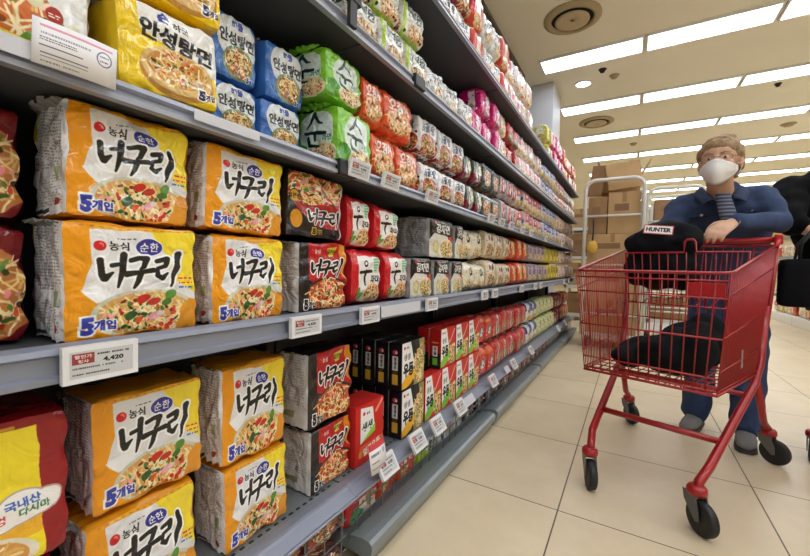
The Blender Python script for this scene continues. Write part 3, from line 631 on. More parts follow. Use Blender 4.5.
a = Art(0.36, 200, (192,34,32)); a.poly([(0,0),(0.36,0),(0.36,0.4),(0,0.3)],(30,40,26)); a.rect(0.10,0.30,0.26,0.56,(232,230,226)); a.text('우',0.18,0.49,0.08,BLK,0.03); a.text('동',0.18,0.38,0.08,BLK,0.03); a.small_print(0.08,0.62,0.28,0.68,1,(240,200,120),1,0.9); a.rect(0.1,0.08,0.26,0.26,(120,190,70))
S_ur = printed('red udon spine print', a, 0.35, 0.0)
a = Art(0.85, 200, (206,40,34)); a.poly([(0.14,0.96),(0.50,0.90),(0.58,0.46),(0.14,0.36)], (240,238,234)); a.poly([(0.16,0.36),(0.58,0.60),(0.58,0.46)], (140,206,60)); a.ell(0.24,0.84,0.035,0.03,RED); a.text('농심',0.36,0.83,0.05,BLK,0.02); a.text('생생',0.34,0.60,0.16,(40,70,36),0.04); a.stroke([(0.6,0.8),(0.8,0.95)],0.03,(240,150,130)); a.rect(0.12,0.12,0.85,0.32,(222,96,50)); a.text('얼큰우동',0.48,0.22,0.13,(246,236,226),0.04,0.15); a.ell(0.14,0.18,0.05,0.06,(236,150,40))
F_rb = printed('red carton front print', a, 0.3, 0.0)
M_carb = mat('black card', (28,26,27), 0.4); M_carr = mat('red card', (204,40,36), 0.4)
near_kind('udonb', 'udon_carton', 0.178, 0.178, 0.056, F_ub, S_ub, M_carb, 60, 0.0, 1, 6, None, 'spine_panel', 0, 'noodle carton')
near_kind('udonr', 'udon_carton', 0.165, 0.172, 0.056, F_ur, S_ur, M_carr, 60, 0.0, 1, 6, None, 'spine_panel', 0, 'noodle carton')
near_kind('redcar', 'noodle_carton', 0.165, 0.185, 0.10, F_rb, M_carr, M_carr, 60, 0.0, 1, 6, None, 'spine_panel', 0, 'noodle carton')

# smaller prints for packs farther along
def far_art(bg, seed, title=None, tcol=BLK, panel=None, food=None, band=None, blobs=None, asp=0.95):
    a = Art(asp, 96, bg); r = random.Random(seed)
    if band: a.rect(0, band[0], asp, band[1], band[2])
    if panel: a.poly([(panel[0],panel[1]),(panel[2],panel[1]+0.04),(panel[2]-0.03,panel[3]),(panel[0]+0.03,panel[3])], panel[4])
    if food: a.food(*food)
    for b in (blobs or []): a.ell(*b)
    for i in range(16):
        x, y = r.uniform(0.08, asp-0.08), r.uniform(0.08, 0.92); cc = r.choice([(30,28,28), (40,36,34), (236,232,228), (244,240,236), (150,40,36), (60,80,50), (206,150,90)])
        if r.random() < 0.5: a.ell(x, y, r.uniform(0.015, 0.05), r.uniform(0.012, 0.04), cc, r.uniform(0, 3))
        else: a.small_print(x-0.08, y-0.02, x+0.08, y+0.02, 1, cc, i+seed, 0.9)
    if title: a.text(title, asp*0.5, 0.70, 0.22, tcol, 0.04, 0.05, 0, 1, asp*0.66)
    return a
def fk(key, name, dims, art, side, e=10, wr=0.004, seed=1, n=9, pouch=0.35, cat='noodle pack'):
    far_kind(key, name, *dims, printed(key+' print', art, 0.26, 0.5, 20), film(key+' film', side, 0.28), e, wr, seed, n, pouch, cat)
fk('orange','noodle_pack',(0.15,0.16,0.15),far_art((222,84,32),101,'오징어',(240,232,226),None,(0.48,0.36,0.40,0.26,101,(226,150,80))),(220,78,30),seed=101,n=14)
fk('whitesoup','noodle_pack',(0.155,0.165,0.16),far_art((232,232,232),102,'사골곰탕',(44,54,84),None,(0.5,0.28,0.42,0.28,102,(150,50,30)),(0,0.08,(130,24,26))),(226,226,226),seed=102,n=14)
fk('stripe','snack_pouch',(0.125,0.15,0.14),far_art((96,104,92),103,None,BLK,(0.3,0.1,0.65,0.9,(206,210,206)),None,(0,0.4,(130,26,50)),[(0.7,0.6,0.1,0.2,(226,224,180)),(0.5,0.5,0.06,0.3,(40,40,40),0.2)]),(120,124,118),seed=103)
fk('dish','cup_noodle_tray',(0.16,0.17,0.15),far_art((66,70,70),104,None,BLK,None,(0.48,0.45,0.30,0.28,104,(190,96,30),(206,196,180)),(0.84,1,(170,176,178))),(96,100,102),seed=104,pouch=0.1,cat='cup tray')
fk('redgrey','noodle_pack',(0.13,0.16,0.14),far_art((186,180,180),105,None,BLK,(0.15,0.12,0.75,0.85,(200,50,66)),None,None,[(0.5,0.5,0.05,0.3,(240,236,230),0.2),(0.7,0.3,0.08,0.12,(70,60,60))]),(176,172,174),seed=105)
fk('multi','noodle_pack',(0.165,0.165,0.15),far_art((214,204,196),106,None,BLK,(0.1,0.45,0.85,0.95,(206,64,84)),(0.5,0.22,0.4,0.2,106,(214,190,90)),None,[(0.5,0.70,0.12,0.08,(246,240,236)),(0.8,0.5,0.1,0.12,(60,70,160))]),(206,198,190),seed=106)
fk('multib','noodle_pack',(0.165,0.165,0.15),far_art((196,200,214),107,None,BLK,(0.12,0.5,0.8,0.95,(70,80,170)),(0.5,0.22,0.4,0.2,107,(222,206,90)),None,[(0.45,0.72,0.14,0.08,(236,240,246))]),(200,200,206),seed=107)
fk('palered','noodle_pack',(0.165,0.165,0.15),far_art((232,212,200),108,None,BLK,(0.1,0.3,0.5,0.95,(216,84,74)),(0.6,0.25,0.3,0.2,108,(226,170,110)),None,[(0.7,0.75,0.12,0.14,(240,236,226)),(0.25,0.6,0.08,0.2,(250,240,236))]),(226,206,190),seed=108)
fk('limewhite','noodle_pack',(0.155,0.155,0.15),far_art((226,226,216),109,'두부면',(44,70,64),None,(0.55,0.25,0.34,0.22,109,(206,150,110)),None,[(0.06,0.5,0.07,0.6,(176,206,60)),(0.5,0.02,0.5,0.06,(150,186,40))]),(182,208,64),seed=109,n=14)
fk('clearpack','noodle_pack',(0.165,0.16,0.15),far_art((228,228,226),110,'국수',(70,76,84),(0.1,0.1,0.85,0.5,(206,206,200)),(0.6,0.3,0.26,0.2,110,(220,190,150)),None,[(0.3,0.3,0.1,0.14,(150,156,150))]),(226,226,226),seed=110,n=14)
fk('tub','noodle_tray',(0.18,0.15,0.14),far_art((150,156,160),111,None,BLK,(0.05,0.1,0.3,0.95,(190,196,200)),(0.6,0.4,0.16,0.3,111,(200,110,50)),(0.7,0.9,(84,92,100))),(176,182,186),seed=111,pouch=0.1)
fk('magenta','noodle_pack',(0.155,0.16,0.15),far_art((214,24,120),112,None,BLK,(0.42,0.1,0.72,0.9,(232,214,228)),None,None,[(0.8,0.6,0.1,0.3,(190,20,106)),(0.56,0.35,0.08,0.1,(206,150,90)),(0.2,0.3,0.05,0.24,(240,150,200))]),(206,30,124),seed=112)
fk('yelwhite','noodle_pack',(0.14,0.165,0.14),far_art((238,226,196),113,None,BLK,None,(0.5,0.35,0.3,0.26,113,(214,180,110)),None,[(0.5,0.8,0.25,0.1,(226,186,196))]),(236,222,196),seed=113)
fk('redolive','noodle_pack',(0.15,0.16,0.14),far_art((190,44,40),114,None,BLK,(0.1,0.05,0.8,0.45,(110,104,44)),None,None,[(0.5,0.7,0.2,0.12,(226,150,120))]),(186,40,38),seed=114)
fk('pinkwhite','noodle_pack',(0.155,0.165,0.14),far_art((238,226,222),115,None,BLK,(0.1,0.4,0.5,0.95,(222,120,140)),(0.5,0.22,0.36,0.18,115,(230,196,140)),None,[(0.72,0.7,0.12,0.16,(206,214,230))]),(236,222,218),seed=115)
fk('redpack','noodle_pack',(0.16,0.18,0.14),far_art((206,58,50),116,None,BLK,(0.3,0.35,0.7,0.92,(240,226,206)),(0.5,0.2,0.36,0.18,116,(226,160,80)),(0.88,1,(226,190,110))),(204,62,54),seed=116)
fk('yelgreen','noodle_pack',(0.15,0.165,0.14),far_art((206,196,70),117,None,BLK,(0.2,0.3,0.75,0.9,(226,226,190)),(0.5,0.25,0.3,0.2,117,(190,170,70))),(200,194,80),seed=117)
fk('orangered','noodle_pack',(0.165,0.165,0.15),far_art((216,72,34),118,None,BLK,(0.3,0.2,0.6,0.95,(236,190,110)),None,None,[(0.75,0.6,0.08,0.3,(120,30,20),0.2),(0.2,0.7,0.08,0.2,(240,220,190))]),(210,66,34),seed=118)
fk('cream','noodle_pack',(0.16,0.16,0.15),far_art((236,228,202),119,None,BLK,None,(0.45,0.22,0.36,0.2,119,(226,206,150)),None,[(0.6,0.68,0.14,0.16,(40,40,36)),(0.6,0.70,0.08,0.09,(226,226,210))]),(232,226,204),seed=119,n=12)
fk('beige','noodle_pack',(0.18,0.16,0.15),far_art((226,206,172),120,None,BLK,(0.15,0.55,0.8,0.95,(236,222,206)),(0.5,0.26,0.32,0.22,120,(110,56,36),(206,190,90)),None,[(0.4,0.75,0.08,0.1,(120,90,70)),(0.62,0.75,0.06,0.12,(110,80,64))]),(222,204,174),seed=120,n=12)
fk('purple','noodle_pack',(0.18,0.16,0.15),far_art((176,160,166),121,None,BLK,(0.1,0.4,0.6,0.95,(120,84,140)),(0.6,0.25,0.3,0.2,121,(196,180,90))),(170,156,160),seed=121)
fk('yellow','noodle_pack',(0.18,0.16,0.15),far_art((206,184,50),122,None,BLK,(0.2,0.5,0.7,0.9,(150,130,30)),None,None,[(0.5,0.3,0.2,0.15,(236,220,140))]),(204,182,54),seed=122)
fk('redlabel','noodle_pack',(0.165,0.165,0.15),far_art((204,44,44),123,None,BLK,(0.35,0.05,0.62,0.95,(228,220,216)),None,None,[(0.75,0.3,0.14,0.2,(150,110,60)),(0.48,0.5,0.05,0.3,(80,70,66),0.1),(0.15,0.3,0.1,0.2,(190,120,60))]),(200,44,44),seed=123,n=12)
fk('star','noodle_pack',(0.165,0.165,0.15),far_art((216,52,36),124,None,BLK,None,None,(0.8,1,(230,100,40)),[(0.5,0.45,0.2,0.14,(206,222,230)),(0.4,0.5,0.1,0.1,(40,44,50)),(0.6,0.4,0.08,0.1,(220,226,230))]),(212,60,40),seed=124,n=12)
fk('bluetag','noodle_pack',(0.16,0.165,0.15),far_art((226,226,222),125,None,BLK,(0.3,0.55,0.95,0.98,(40,80,170)),(0.4,0.2,0.36,0.16,125,(214,180,80)),None,[(0.3,0.6,0.1,0.12,(60,60,66))]),(222,222,220),seed=125,n=12)
fk('maroon','noodle_pack',(0.17,0.165,0.15),far_art((116,26,46),126,None,BLK,(0.2,0.1,0.7,0.5,(190,170,150))),(116,28,46),seed=126)
fk('limepale','noodle_pack',(0.18,0.165,0.15),far_art((206,208,150),127,None,BLK,(0.2,0.2,0.7,0.9,(222,222,186)),None,None,[(0.7,0.7,0.1,0.2,(96,120,40))]),(200,204,150),seed=127)
fk('brownred','noodle_pack',(0.15,0.115,0.14),far_art((92,56,50),128,None,BLK,None,(0.5,0.5,0.4,0.4,128,(150,70,50)),None,[(0.2,0.3,0.12,0.14,(196,60,70))]),(84,50,46),seed=128,n=12)
fk('lowred','noodle_pack',(0.15,0.115,0.14),far_art((188,32,34),129,None,BLK,(0.35,0.1,0.9,0.6,(214,206,186)),None,None,[(0.3,0.25,0.2,0.14,(50,140,80)),(0.7,0.45,0.14,0.2,(170,140,90))]),(186,34,34),seed=129,n=12)
fk('loworange','noodle_pack',(0.16,0.115,0.14),far_art((222,84,44),130,'쫄면',(240,230,220),None,(0.3,0.3,0.2,0.2,130,(196,120,60))),(216,84,46),seed=130,n=12)
fk('lime','noodle_pack',(0.17,0.115,0.14),far_art((160,196,36),131,None,BLK,(0.5,0.2,0.9,0.9,(200,206,180)),None,None,[(0.7,0.4,0.1,0.2,(60,70,60))]),(158,192,40),seed=131,n=12)
fk('greypack','noodle_pack',(0.16,0.115,0.14),far_art((170,172,172),132,None,BLK,(0.2,0.2,0.7,0.8,(206,206,204)),None,None,[(0.7,0.6,0.14,0.2,(196,150,120)),(0.4,0.4,0.06,0.2,(60,60,60),0.3)]),(160,162,162),seed=132,n=12)
fk('darkpack','noodle_pack',(0.16,0.115,0.14),far_art((40,38,38),133,None,BLK,(0.2,0.2,0.5,0.8,(150,150,150)),None,None,[(0.75,0.5,0.1,0.2,(150,60,50))]),(38,36,36),seed=133)

# ---- middle shelf, near end
GY = 'yellow seafood noodle five-packs'; GR = 'red and black noodle five-packs'
zB, zC, zA = SHELF['B'], SHELF['C'], SHELF['A']
pack('neo','large yellow noodle five-pack, lower of the nearest stack on the middle shelf',GY,0.210,0.403,zB,zB+0.180,-0.685)
pack('neo2','large yellow noodle five-pack, upper of the nearest stack on the middle shelf',GY,0.214,0.392,zB+0.183,zB+0.354,-0.69,-0.8)
pack('neo2','yellow noodle five-pack, lower of the second stack on the middle shelf',GY,0.434,0.612,zB,zB+0.178,-0.69)
pack('neo','yellow noodle five-pack, upper of the second stack on the middle shelf',GY,0.418,0.602,zB+0.181,zB+0.346,-0.69,-2)
pack('nred','red and black noodle five-pack with bowl below title, lower one on the middle shelf',GR,0.660,0.844,zB,zB+0.180,-0.695)
pack('nredf','red and black five-pack with food photo above title, upper one on the middle shelf',GR,0.618,0.820,zB+0.183,zB+0.346,-0.695,-2)
pack('dred','dark red glossy noodle pack at the near end of the middle shelf, lower',None,0.012,0.196,zB,zB+0.172,-0.745)
pack('dred','dark red glossy noodle pack at the near end of the middle shelf, upper',None,0.010,0.194,zB+0.174,zB+0.340,-0.755)
GM = 'red and white radish noodle packs'
for y0, y1, z0, z1, lab in [(0.858,1.012,zB,zB+0.17,'lower row, beside the red and black pack'),(1.03,1.18,zB,zB+0.168,'lower row, beside the black potato pack'),(0.838,0.950,zB+0.172,zB+0.325,'upper row, nearer one'),(0.965,1.115,zB+0.172,zB+0.315,'upper row, farther one')]:
    pack('mupa','red and white noodle pack, '+lab+', middle shelf',GM,y0,y1,z0,z1,-0.69,random.uniform(-2,2))
GP = 'black potato noodle five-packs'
for y0, y1, z0, z1, lab in [(1.20,1.378,zB,zB+0.155,'lower row, first from the red packs'),(1.396,1.552,zB,zB+0.152,'lower row, middle one'),(1.572,1.70,zB,zB+0.15,'lower row, beside the cream packs'),(1.345,1.585,zB+0.157,zB+0.32,'upper row, grey side showing'),(1.605,1.70,zB+0.157,zB+0.315,'upper row, beside the cream pack')]:
    pack('potato','black and white noodle five-pack, '+lab+', middle shelf',GP,y0,y1,z0,z1,-0.69)
run('cream','cream noodle pack with black round mark','B',1.705,2.02,2,h=0.158,h2=0.165)
run('beige','beige noodle pack with brown bowl','B',2.02,2.56,3,h=0.168)
run('orangered','orange red noodle pack','B',2.56,3.05,3,h=0.17)
run('purple','purple and grey noodle pack','B',3.05,3.80,4,h=0.17)
run('yellow','mustard yellow noodle pack','B',3.80,4.48,4,h=0.17)
run('palered','pale and red noodle pack','B',4.48,5.68,7,h=0.17)

# ---- low grey shelf
xC = -0.742
pack('redyel','crimson edged yellow pack with white cloud bubble, on top at the near end, low shelf',None,0.025,0.224,zC+0.225,zC+0.435,-0.70,0,0)
pack('redyel','crimson edged yellow pack underneath its twin at the near end, low shelf',None,0.015,0.208,zC,zC+0.222,-0.70)
pack('neo2','yellow noodle five-pack, lower of the nearest stack on the low grey shelf',GY,0.256,0.441,zC,zC+0.210,xC,1.5)
pack('neo','yellow noodle five-pack, upper of the nearest stack on the low grey shelf',GY,0.262,0.448,zC+0.221,zC+0.418,xC,0)
pack('neo','yellow noodle five-pack, lower of the second stack on the low grey shelf',GY,0.500,0.675,zC,zC+0.192,xC,1)
pack('neo2','yellow noodle five-pack, upper of the second stack on the low grey shelf',GY,0.490,0.667,zC+0.202,zC+0.420,xC,0)
pack('nred','red and black noodle five-pack, lower of the stack on the low grey shelf',GR,0.757,0.930,zC,zC+0.184,xC)
pack('nred','red and black noodle five-pack, upper of the stack on the low grey shelf',GR,0.742,0.932,zC+0.190,zC+0.405,xC)
pack('redcar','red noodle carton with white and green label behind the paper price card','red cartons',0.938,1.095,zC,zC+0.196,-0.728)
GU = 'black udon cartons'; U4 = ['front one','second from the front','third from the front','fourth from the front']
for k in range(4):
    pack('udonb',f'black udon carton, upper stack, {U4[k]} on the low grey shelf',GU,1.185,1.365,zC+0.183,zC+0.362,-0.713-k*0.062)
    pack('udonb',f'black udon carton, lower stack, {U4[k]} on the low grey shelf',GU,1.190,1.370,zC,zC+0.181,-0.713-k*0.062)
GV = 'red and green udon cartons'
for i in range(4):
    pack('udonr',f'red and green udon carton, lower row, {NTH[i]} from the black cartons',GV,1.378+0.162*i,1.536+0.162*i,zC,zC+0.188,-0.713)
    if i: pack('udonr',f'red and green udon carton, upper row, {NTH[i-1]} from the black cartons',GV,1.352+0.168*i,1.514+0.168*i,zC+0.192,zC+0.370,-0.713)
    if i: pack('udonr',f'red and green udon carton, upper row behind the {NTH[i-1]} front carton',GV,1.352+0.168*i,1.514+0.168*i,zC+0.192,zC+0.370,-0.775)
run('star','red pack with pale blue star label','C',2.035,2.35,2,h=0.182,x=-0.715)
run('redlabel','red pack with upright white label','C',2.35,3.22,5,h=0.182,x=-0.715)
run('bluetag','white pack with blue corner','C',3.22,3.66,2,h=0.182,x=-0.715)
run('limepale','pale lime noodle pack','C',3.66,4.56,5,h=0.18,x=-0.715)
run('maroon','maroon noodle pack','C',4.56,5.07,3,h=0.18,x=-0.715)
run('orangered','orange red noodle pack','C',5.07,5.68,4,h=0.18,x=-0.715)

# ---- shelf above the middle
pack('anf','white and red noodle pack behind the big paper notice, shelf above the middle',None,0.076,0.252,zA,zA+0.175,-0.685)
pack('ansy','yellow noodle five-pack with white banner, lower, shelf above the middle','yellow banner five-packs',0.276,0.442,zA+0.002,zA+0.145,-0.675,3)
pack('ansy','yellow noodle five-pack lying on top of its twin, shelf above the middle','yellow banner five-packs',0.284,0.448,zA+0.156,zA+0.299,-0.675,3)
GB = 'blue seafood noodle five-packs'
for y0, y1, z0, z1, lab in [(0.460,0.582,zA,zA+0.118,'lower row beside the yellow pack'),(0.588,0.715,zA,zA+0.122,'lower row beside the green pack'),(0.464,0.580,zA+0.122,zA+0.262,'upper row beside the yellow pack'),(0.600,0.722,zA+0.124,zA+0.262,'upper row beside the green pack')]:
    pack('ansb','blue noodle five-pack, '+lab+', shelf above the middle',GB,y0,y1,z0,z1,-0.745,1)
GG = 'green noodle five-packs'
pack('green','bright green noodle pack, lower of two, shelf above the middle',GG,0.775,0.945,zA,zA+0.168,-0.685,0,3)
pack('green','bright green noodle pack, upper of two, shelf above the middle',GG,0.735,0.900,zA+0.170,zA+0.30,-0.69,2,3)
GO = 'orange squid noodle packs'
for y0, y1, z0, z1, lab in [(0.95,1.09,zA,zA+0.155,'lower row, beside the green pack'),(1.092,1.25,zA,zA+0.155,'lower row, farther one'),(0.905,1.012,zA+0.157,zA+0.305,'upper row, beside the green pack'),(1.014,1.205,zA+0.157,zA+0.312,'upper row, wider one')]:
    pack('orange','orange noodle pack, '+lab+', shelf above the middle',GO,y0,y1,z0,z1,-0.69,random.uniform(-1,2))
run('whitesoup','white soup noodle pack with red food','A',1.255,1.71,3,h=0.155,h2=0.168)
run('stripe','grey pouch with maroon base','A',1.71,1.96,2,h=0.15)
run('dish','grey tray with round orange dish','A',1.96,2.28,2,h=0.155)
run('redgrey','grey pack with red panel','A',2.28,2.68,3,h=0.163)
run('multi','pink red noodle pack with yellow base','A',2.68,3.55,5,h=0.165)
run('multib','blue banded noodle pack','A',3.55,4.34,5,h=0.165)
run('palered','pale and red noodle pack','A',4.34,5.68,8,h=0.165)

# ---- upper black shelf
run('clearpack','white noodle pack left of the hanging strip','T',0.42,0.775,2,h=0.15)
run('limewhite','white pack with lime edge','T',0.81,1.29,3,h=0.15,h2=0.155)
run('clearpack','white see-through noodle pack','T',1.29,1.78,3,rows=1,h=0.155)
pack('tub','clear tray with orange food behind the white packs','clear trays',1.60,1.78,SHELF['T']+0.003,SHELF['T']+0.27,-0.86)
pack('tub','clear tray with orange food behind the magenta packs','clear trays',1.80,1.98,SHELF['T']+0.003,SHELF['T']+0.28,-0.86)
run('magenta','white and magenta noodle pack','T',1.785,2.26,3,h=0.158,up_from=1)
run('yelwhite','cream and pink noodle pack','T',2.26,2.40,1,h=0.15)
run('redolive','red and olive noodle pack','T',2.40,2.68,2,h=0.15)
run('pinkwhite','white and pink noodle pack','T',2.68,3.45,5,h=0.155)
run('multib','blue banded noodle pack','T',3.45,4.15,4,h=0.155)
run('multi','pink red noodle pack with yellow base','T',4.15,4.90,5,h=0.155)
run('palered','pale and red noodle pack','T',4.90,5.68,5,h=0.155)
# ---- topmost shelf
run('whitesoup','white soup noodle pack with red food','U',1.10,1.75,4,h=0.17,h2=0.20)
run('redpack','red noodle pack with cream panel','U',1.75,1.92,1,h=0.18)
run('clearpack','white see-through noodle pack','U',1.92,2.22,2,h=0.18)
run('redpack','red noodle pack with yellow top edge','U',2.22,2.40,1,h=0.19)
run('pinkwhite','white and pink noodle pack','U',2.40,2.72,2,h=0.18)
run('palered','pale and red noodle pack','U',2.72,3.04,2,h=0.20,h2=0.2)
run('yelgreen','yellow green noodle pack','U',3.72,3.98,2,h=0.17)
run('magenta','white and magenta noodle pack','U',3.98,4.60,4,h=0.18)
run('orangered','orange red noodle pack','U',4.60,5.68,6,h=0.18)
# ---- fenced base deck
zD = 0.073
run('brownred','brown noodle pack','D',0.26,0.838,4,2,0.02,0.095,-0.682)
run('lowred','red pack with green patch','D',0.88,1.06,1,1,zD,0.138,-0.713)
run('loworange','orange pack with white letters','D',1.06,1.32,2,1,zD,0.138,-0.713)
run('lime','lime green pack','D',1.32,1.50,1,1,zD,0.138,-0.713)
run('greypack','grey white pack','D',1.50,1.82,2,1,zD,0.138,-0.713)
run('darkpack','black pack','D',1.82,2.5,4,1,zD,0.138,-0.713)
run('lowred','red pack with cream panel','D',2.5,3.2,4,1,zD,0.138,-0.713)
run('brownred','brown noodle pack past the red ones','D',3.2,4.2,6,1,zD,0.138,-0.713)
run('greypack','grey white pack at the far end','D',4.2,5.6,7,1,zD,0.138,-0.713)

# ------------------------------------------------------------------ price tags and cards on the rails
def tag_art(kind):
    a = Art(1.5, 120, (200,200,200))
    a.rect(0.05,0.52,0.55,0.92,(150,64,60)); a.text('할인가',0.30,0.80,0.13,(236,220,214),0.03); a.text('행사',0.30,0.62,0.12,(236,220,214),0.03)
    a.small_print(0.62,0.76,1.4,0.9,1,(40,40,40),kind,0.95); a.text('4,420',1.0,0.58,0.18,(30,30,30),0.04); a.small_print(0.06,0.30,1.3,0.44,1,(90,90,90),kind+1,0.9); a.small_print(0.06,0.08,0.9,0.20,1,(70,70,70),kind+2,0.9)
    return a
M_tags = [printed(f'price tag screen {i}', tag_art(i*5+2), 0.25, 0.0) for i in range(3)]
M_tframe = mat('white tag plastic', (226,226,226), 0.35)
def make_tag():
    t = thing('shelf_price_tag', None, 'price tag')
    bm = NB(); add_box(bm, -0.006, 0.004, -0.5, 0.5, -0.5, 0.5)
    fr = obj('tag_frame', bm, M_tframe, t)
    me = bpy.data.meshes.new('screen'); me.from_pydata([(0.0046,-0.42,-0.36),(0.0046,0.42,-0.36),(0.0046,0.42,0.36),(0.0046,-0.42,0.36)], [], [(0,1,2,3)])
    u = me.uv_layers.new(); u.data.foreach_set('uv', np.array([0,0,1,0,1,1,0,1], np.float32))
    link('screen', me, M_tags[0], t); return t
tag0 = None
def price_tag(label, y, z, w, h, x=-0.634, lean=0.0, group='electronic price tags on the rails'):
    global tag0
    if tag0 is None: o = tag0 = make_tag()
    else: o = dup(tag0)
    o.location = (x, y, z); o.scale = (1, w, h); o.rotation_euler = (0, math.radians(lean), 0)
    return tag(o, label, 'price tag', group)
zr = 0.758
price_tag('large white price tag under the nearest yellow packs, middle shelf rail', 0.2375, zr, 0.088, 0.050)
price_tag('white price tag under the second yellow stack, middle shelf rail', 0.628, zr, 0.092, 0.046)
price_tag('price tag under the first red and white packs, middle shelf rail', 0.875, zr, 0.085, 0.046)
price_tag('price tag under the black potato packs, middle shelf rail', 1.265, zr, 0.085, 0.046)
for i, (y, lab) in enumerate([(1.86,'under the cream packs, nearer of a pair'),(2.03,'under the cream packs, farther of a pair'),(2.62,'under the orange red packs'),(3.05,'where orange packs meet purple ones'),(3.25,'under the purple packs'),(4.55,'under the pale red packs, nearest'),(4.9,'under the pale red packs, middle'),(5.3,'under the pale red packs, farthest')]):
    price_tag(f'price tag {lab}, middle shelf rail', y, zr, 0.085, 0.046)
for i, (y, lab) in enumerate([(0.975,'beside the tilted paper card'),(1.172,'under the lower black cartons'),(1.335,'where black cartons meet red ones'),(1.56,'under the red and green cartons'),(2.03,'under the star labelled packs'),(2.46,'under the first white labelled packs'),(2.95,'under the last white labelled packs'),(4.2,'under the pale lime packs, nearer'),(4.7,'under the maroon packs'),(5.2,'under the orange red packs')]):
    price_tag(f'small price tag {lab}, low shelf rail', y*1.0285, 0.262, 0.092, 0.066, -0.648, -30)
for i, (y, lab) in enumerate([(0.815,'under the green packs'),(0.972,'under the nearer orange packs'),(1.25,'under the first white soup packs'),(1.93,'under the grey pouches'),(2.12,'under the dish trays, nearer'),(2.32,'under the dish trays, farther'),(2.6,'under the red grey packs'),(2.85,'under the first pink red packs'),(3.4,'under the last pink red packs'),(4.3,'under the last blue banded packs')]):
    price_tag(f'price tag {lab}, rail above the middle shelf', y, 1.154, 0.088, 0.046, -0.634, 14)
# paper cards
a = Art(1.55, 200, (238,236,238)); a.rect(0.12,0.84,1.45,0.89,(222,150,160)); a.small_print(0.14,0.66,1.0,0.76,1,(150,150,160),3,0.95); a.small_print(0.12,0.54,0.75,0.64,2,(60,56,60),4,0.95)
a.stroke([(0.12,0.44),(0.85,0.44)],0.012,(90,90,100)); a.stroke([(0.14,0.28),(0.95,0.28)],0.012,(110,110,130)); a.stroke([(0.14,0.20),(0.95,0.20)],0.008,(120,120,140)); a.small_print(0.14,0.06,0.8,0.14,1,(150,150,160),9,0.9)
a.ell(1.28,0.62,0.16,0.18,(96,92,130)); a.ell(1.28,0.62,0.135,0.155,(238,236,238)); a.small_print(1.19,0.64,1.37,0.71,1,(60,60,80),3,1.0); a.small_print(1.20,0.53,1.36,0.60,1,(60,60,80),4,1.0)
M_card = printed('paper notice print', a, 0.5, 0.0)
def card(name, label, m, y0, y1, z0, z1, x, cat, lean=0.0, roll=0.0, bend=0.004):
    V, F, U = [], [], []; n = 8
    for i in range(n+1):
        for j in (0, 1): V.append((bend*math.sin(math.pi*i/n), -(y1-y0)/2+(y1-y0)*i/n, (z1-z0)*j)); 
    for i in range(n): F.append((2*i, 2*i+2, 2*i+3, 2*i+1)); U += [i/n,0,(i+1)/n,0,(i+1)/n,1,i/n,1]
    me = bpy.data.meshes.new(name); me.from_pydata(V, [], F); u = me.uv_layers.new(); u.data.foreach_set('uv', np.array(U, np.float32)); me.polygons.foreach_set('use_smooth', [True]*len(F))
    o = link(name, me, m, None, (x, (y0+y1)/2, z0)); o.rotation_euler = (math.radians(roll), math.radians(lean), 0)
    s = o.modifiers.new('thick', 'SOLIDIFY'); s.thickness = 0.0008
    return tag(o, label, cat)
card('paper_notice', 'white paper notice with pink line and round stamp, clipped before the top left packs', M_card, 0.168, 0.256, 1.139, 1.193, -0.634, 'paper notice', 6)
a = Art(1.4, 120, (232,230,230)); a.rect(0,0.78,1.4,1,(200,60,60)); a.small_print(0.12,0.5,0.9,0.7,1,(90,90,110),3,0.9); a.small_print(0.12,0.3,0.7,0.4,1,(150,120,120),3,0.9); a.ell(1.15,0.62,0.1,0.1,(160,170,190)); a.stroke([(0.1,0.16),(1.1,0.16)],0.012,(120,120,140))
card('paper_card', 'red topped white paper card before the red carton, low shelf rail', printed('paper card print', a, 0.5, 0.0), 0.92, 1.005, 0.262, 0.352, -0.650, 'paper card', -10)
M_strip = mat('pale paper strip', (206,206,212), 0.5)
for y0, y1, z, h, lab in [(0.935,1.18,0.742,0.034,'long pale paper strip in the middle shelf rail beside the price tag'),(0.37,0.50,1.138,0.018,'pale paper strip in the rail under the blue packs'),(0.13,0.176,1.141,0.022,'short pale strip in the rail beside the paper notice'),(1.66,1.82,0.226,0.042,'pale paper card in the low shelf rail past the carton tags'),(2.38,2.47,0.226,0.045,'narrow pale card in the low shelf rail by the white labelled packs')]:
    tag(obj('label_strip', box(-0.0006, 0.0006, -(y1-y0)/2, (y1-y0)/2, 0, h), M_strip, None, False, (-0.637 if z > 0.3 else -0.652, (y0+y1)/2, z)), lab, 'label strip').rotation_euler = (0, 0 if z > 0.3 else math.radians(-32), 0)
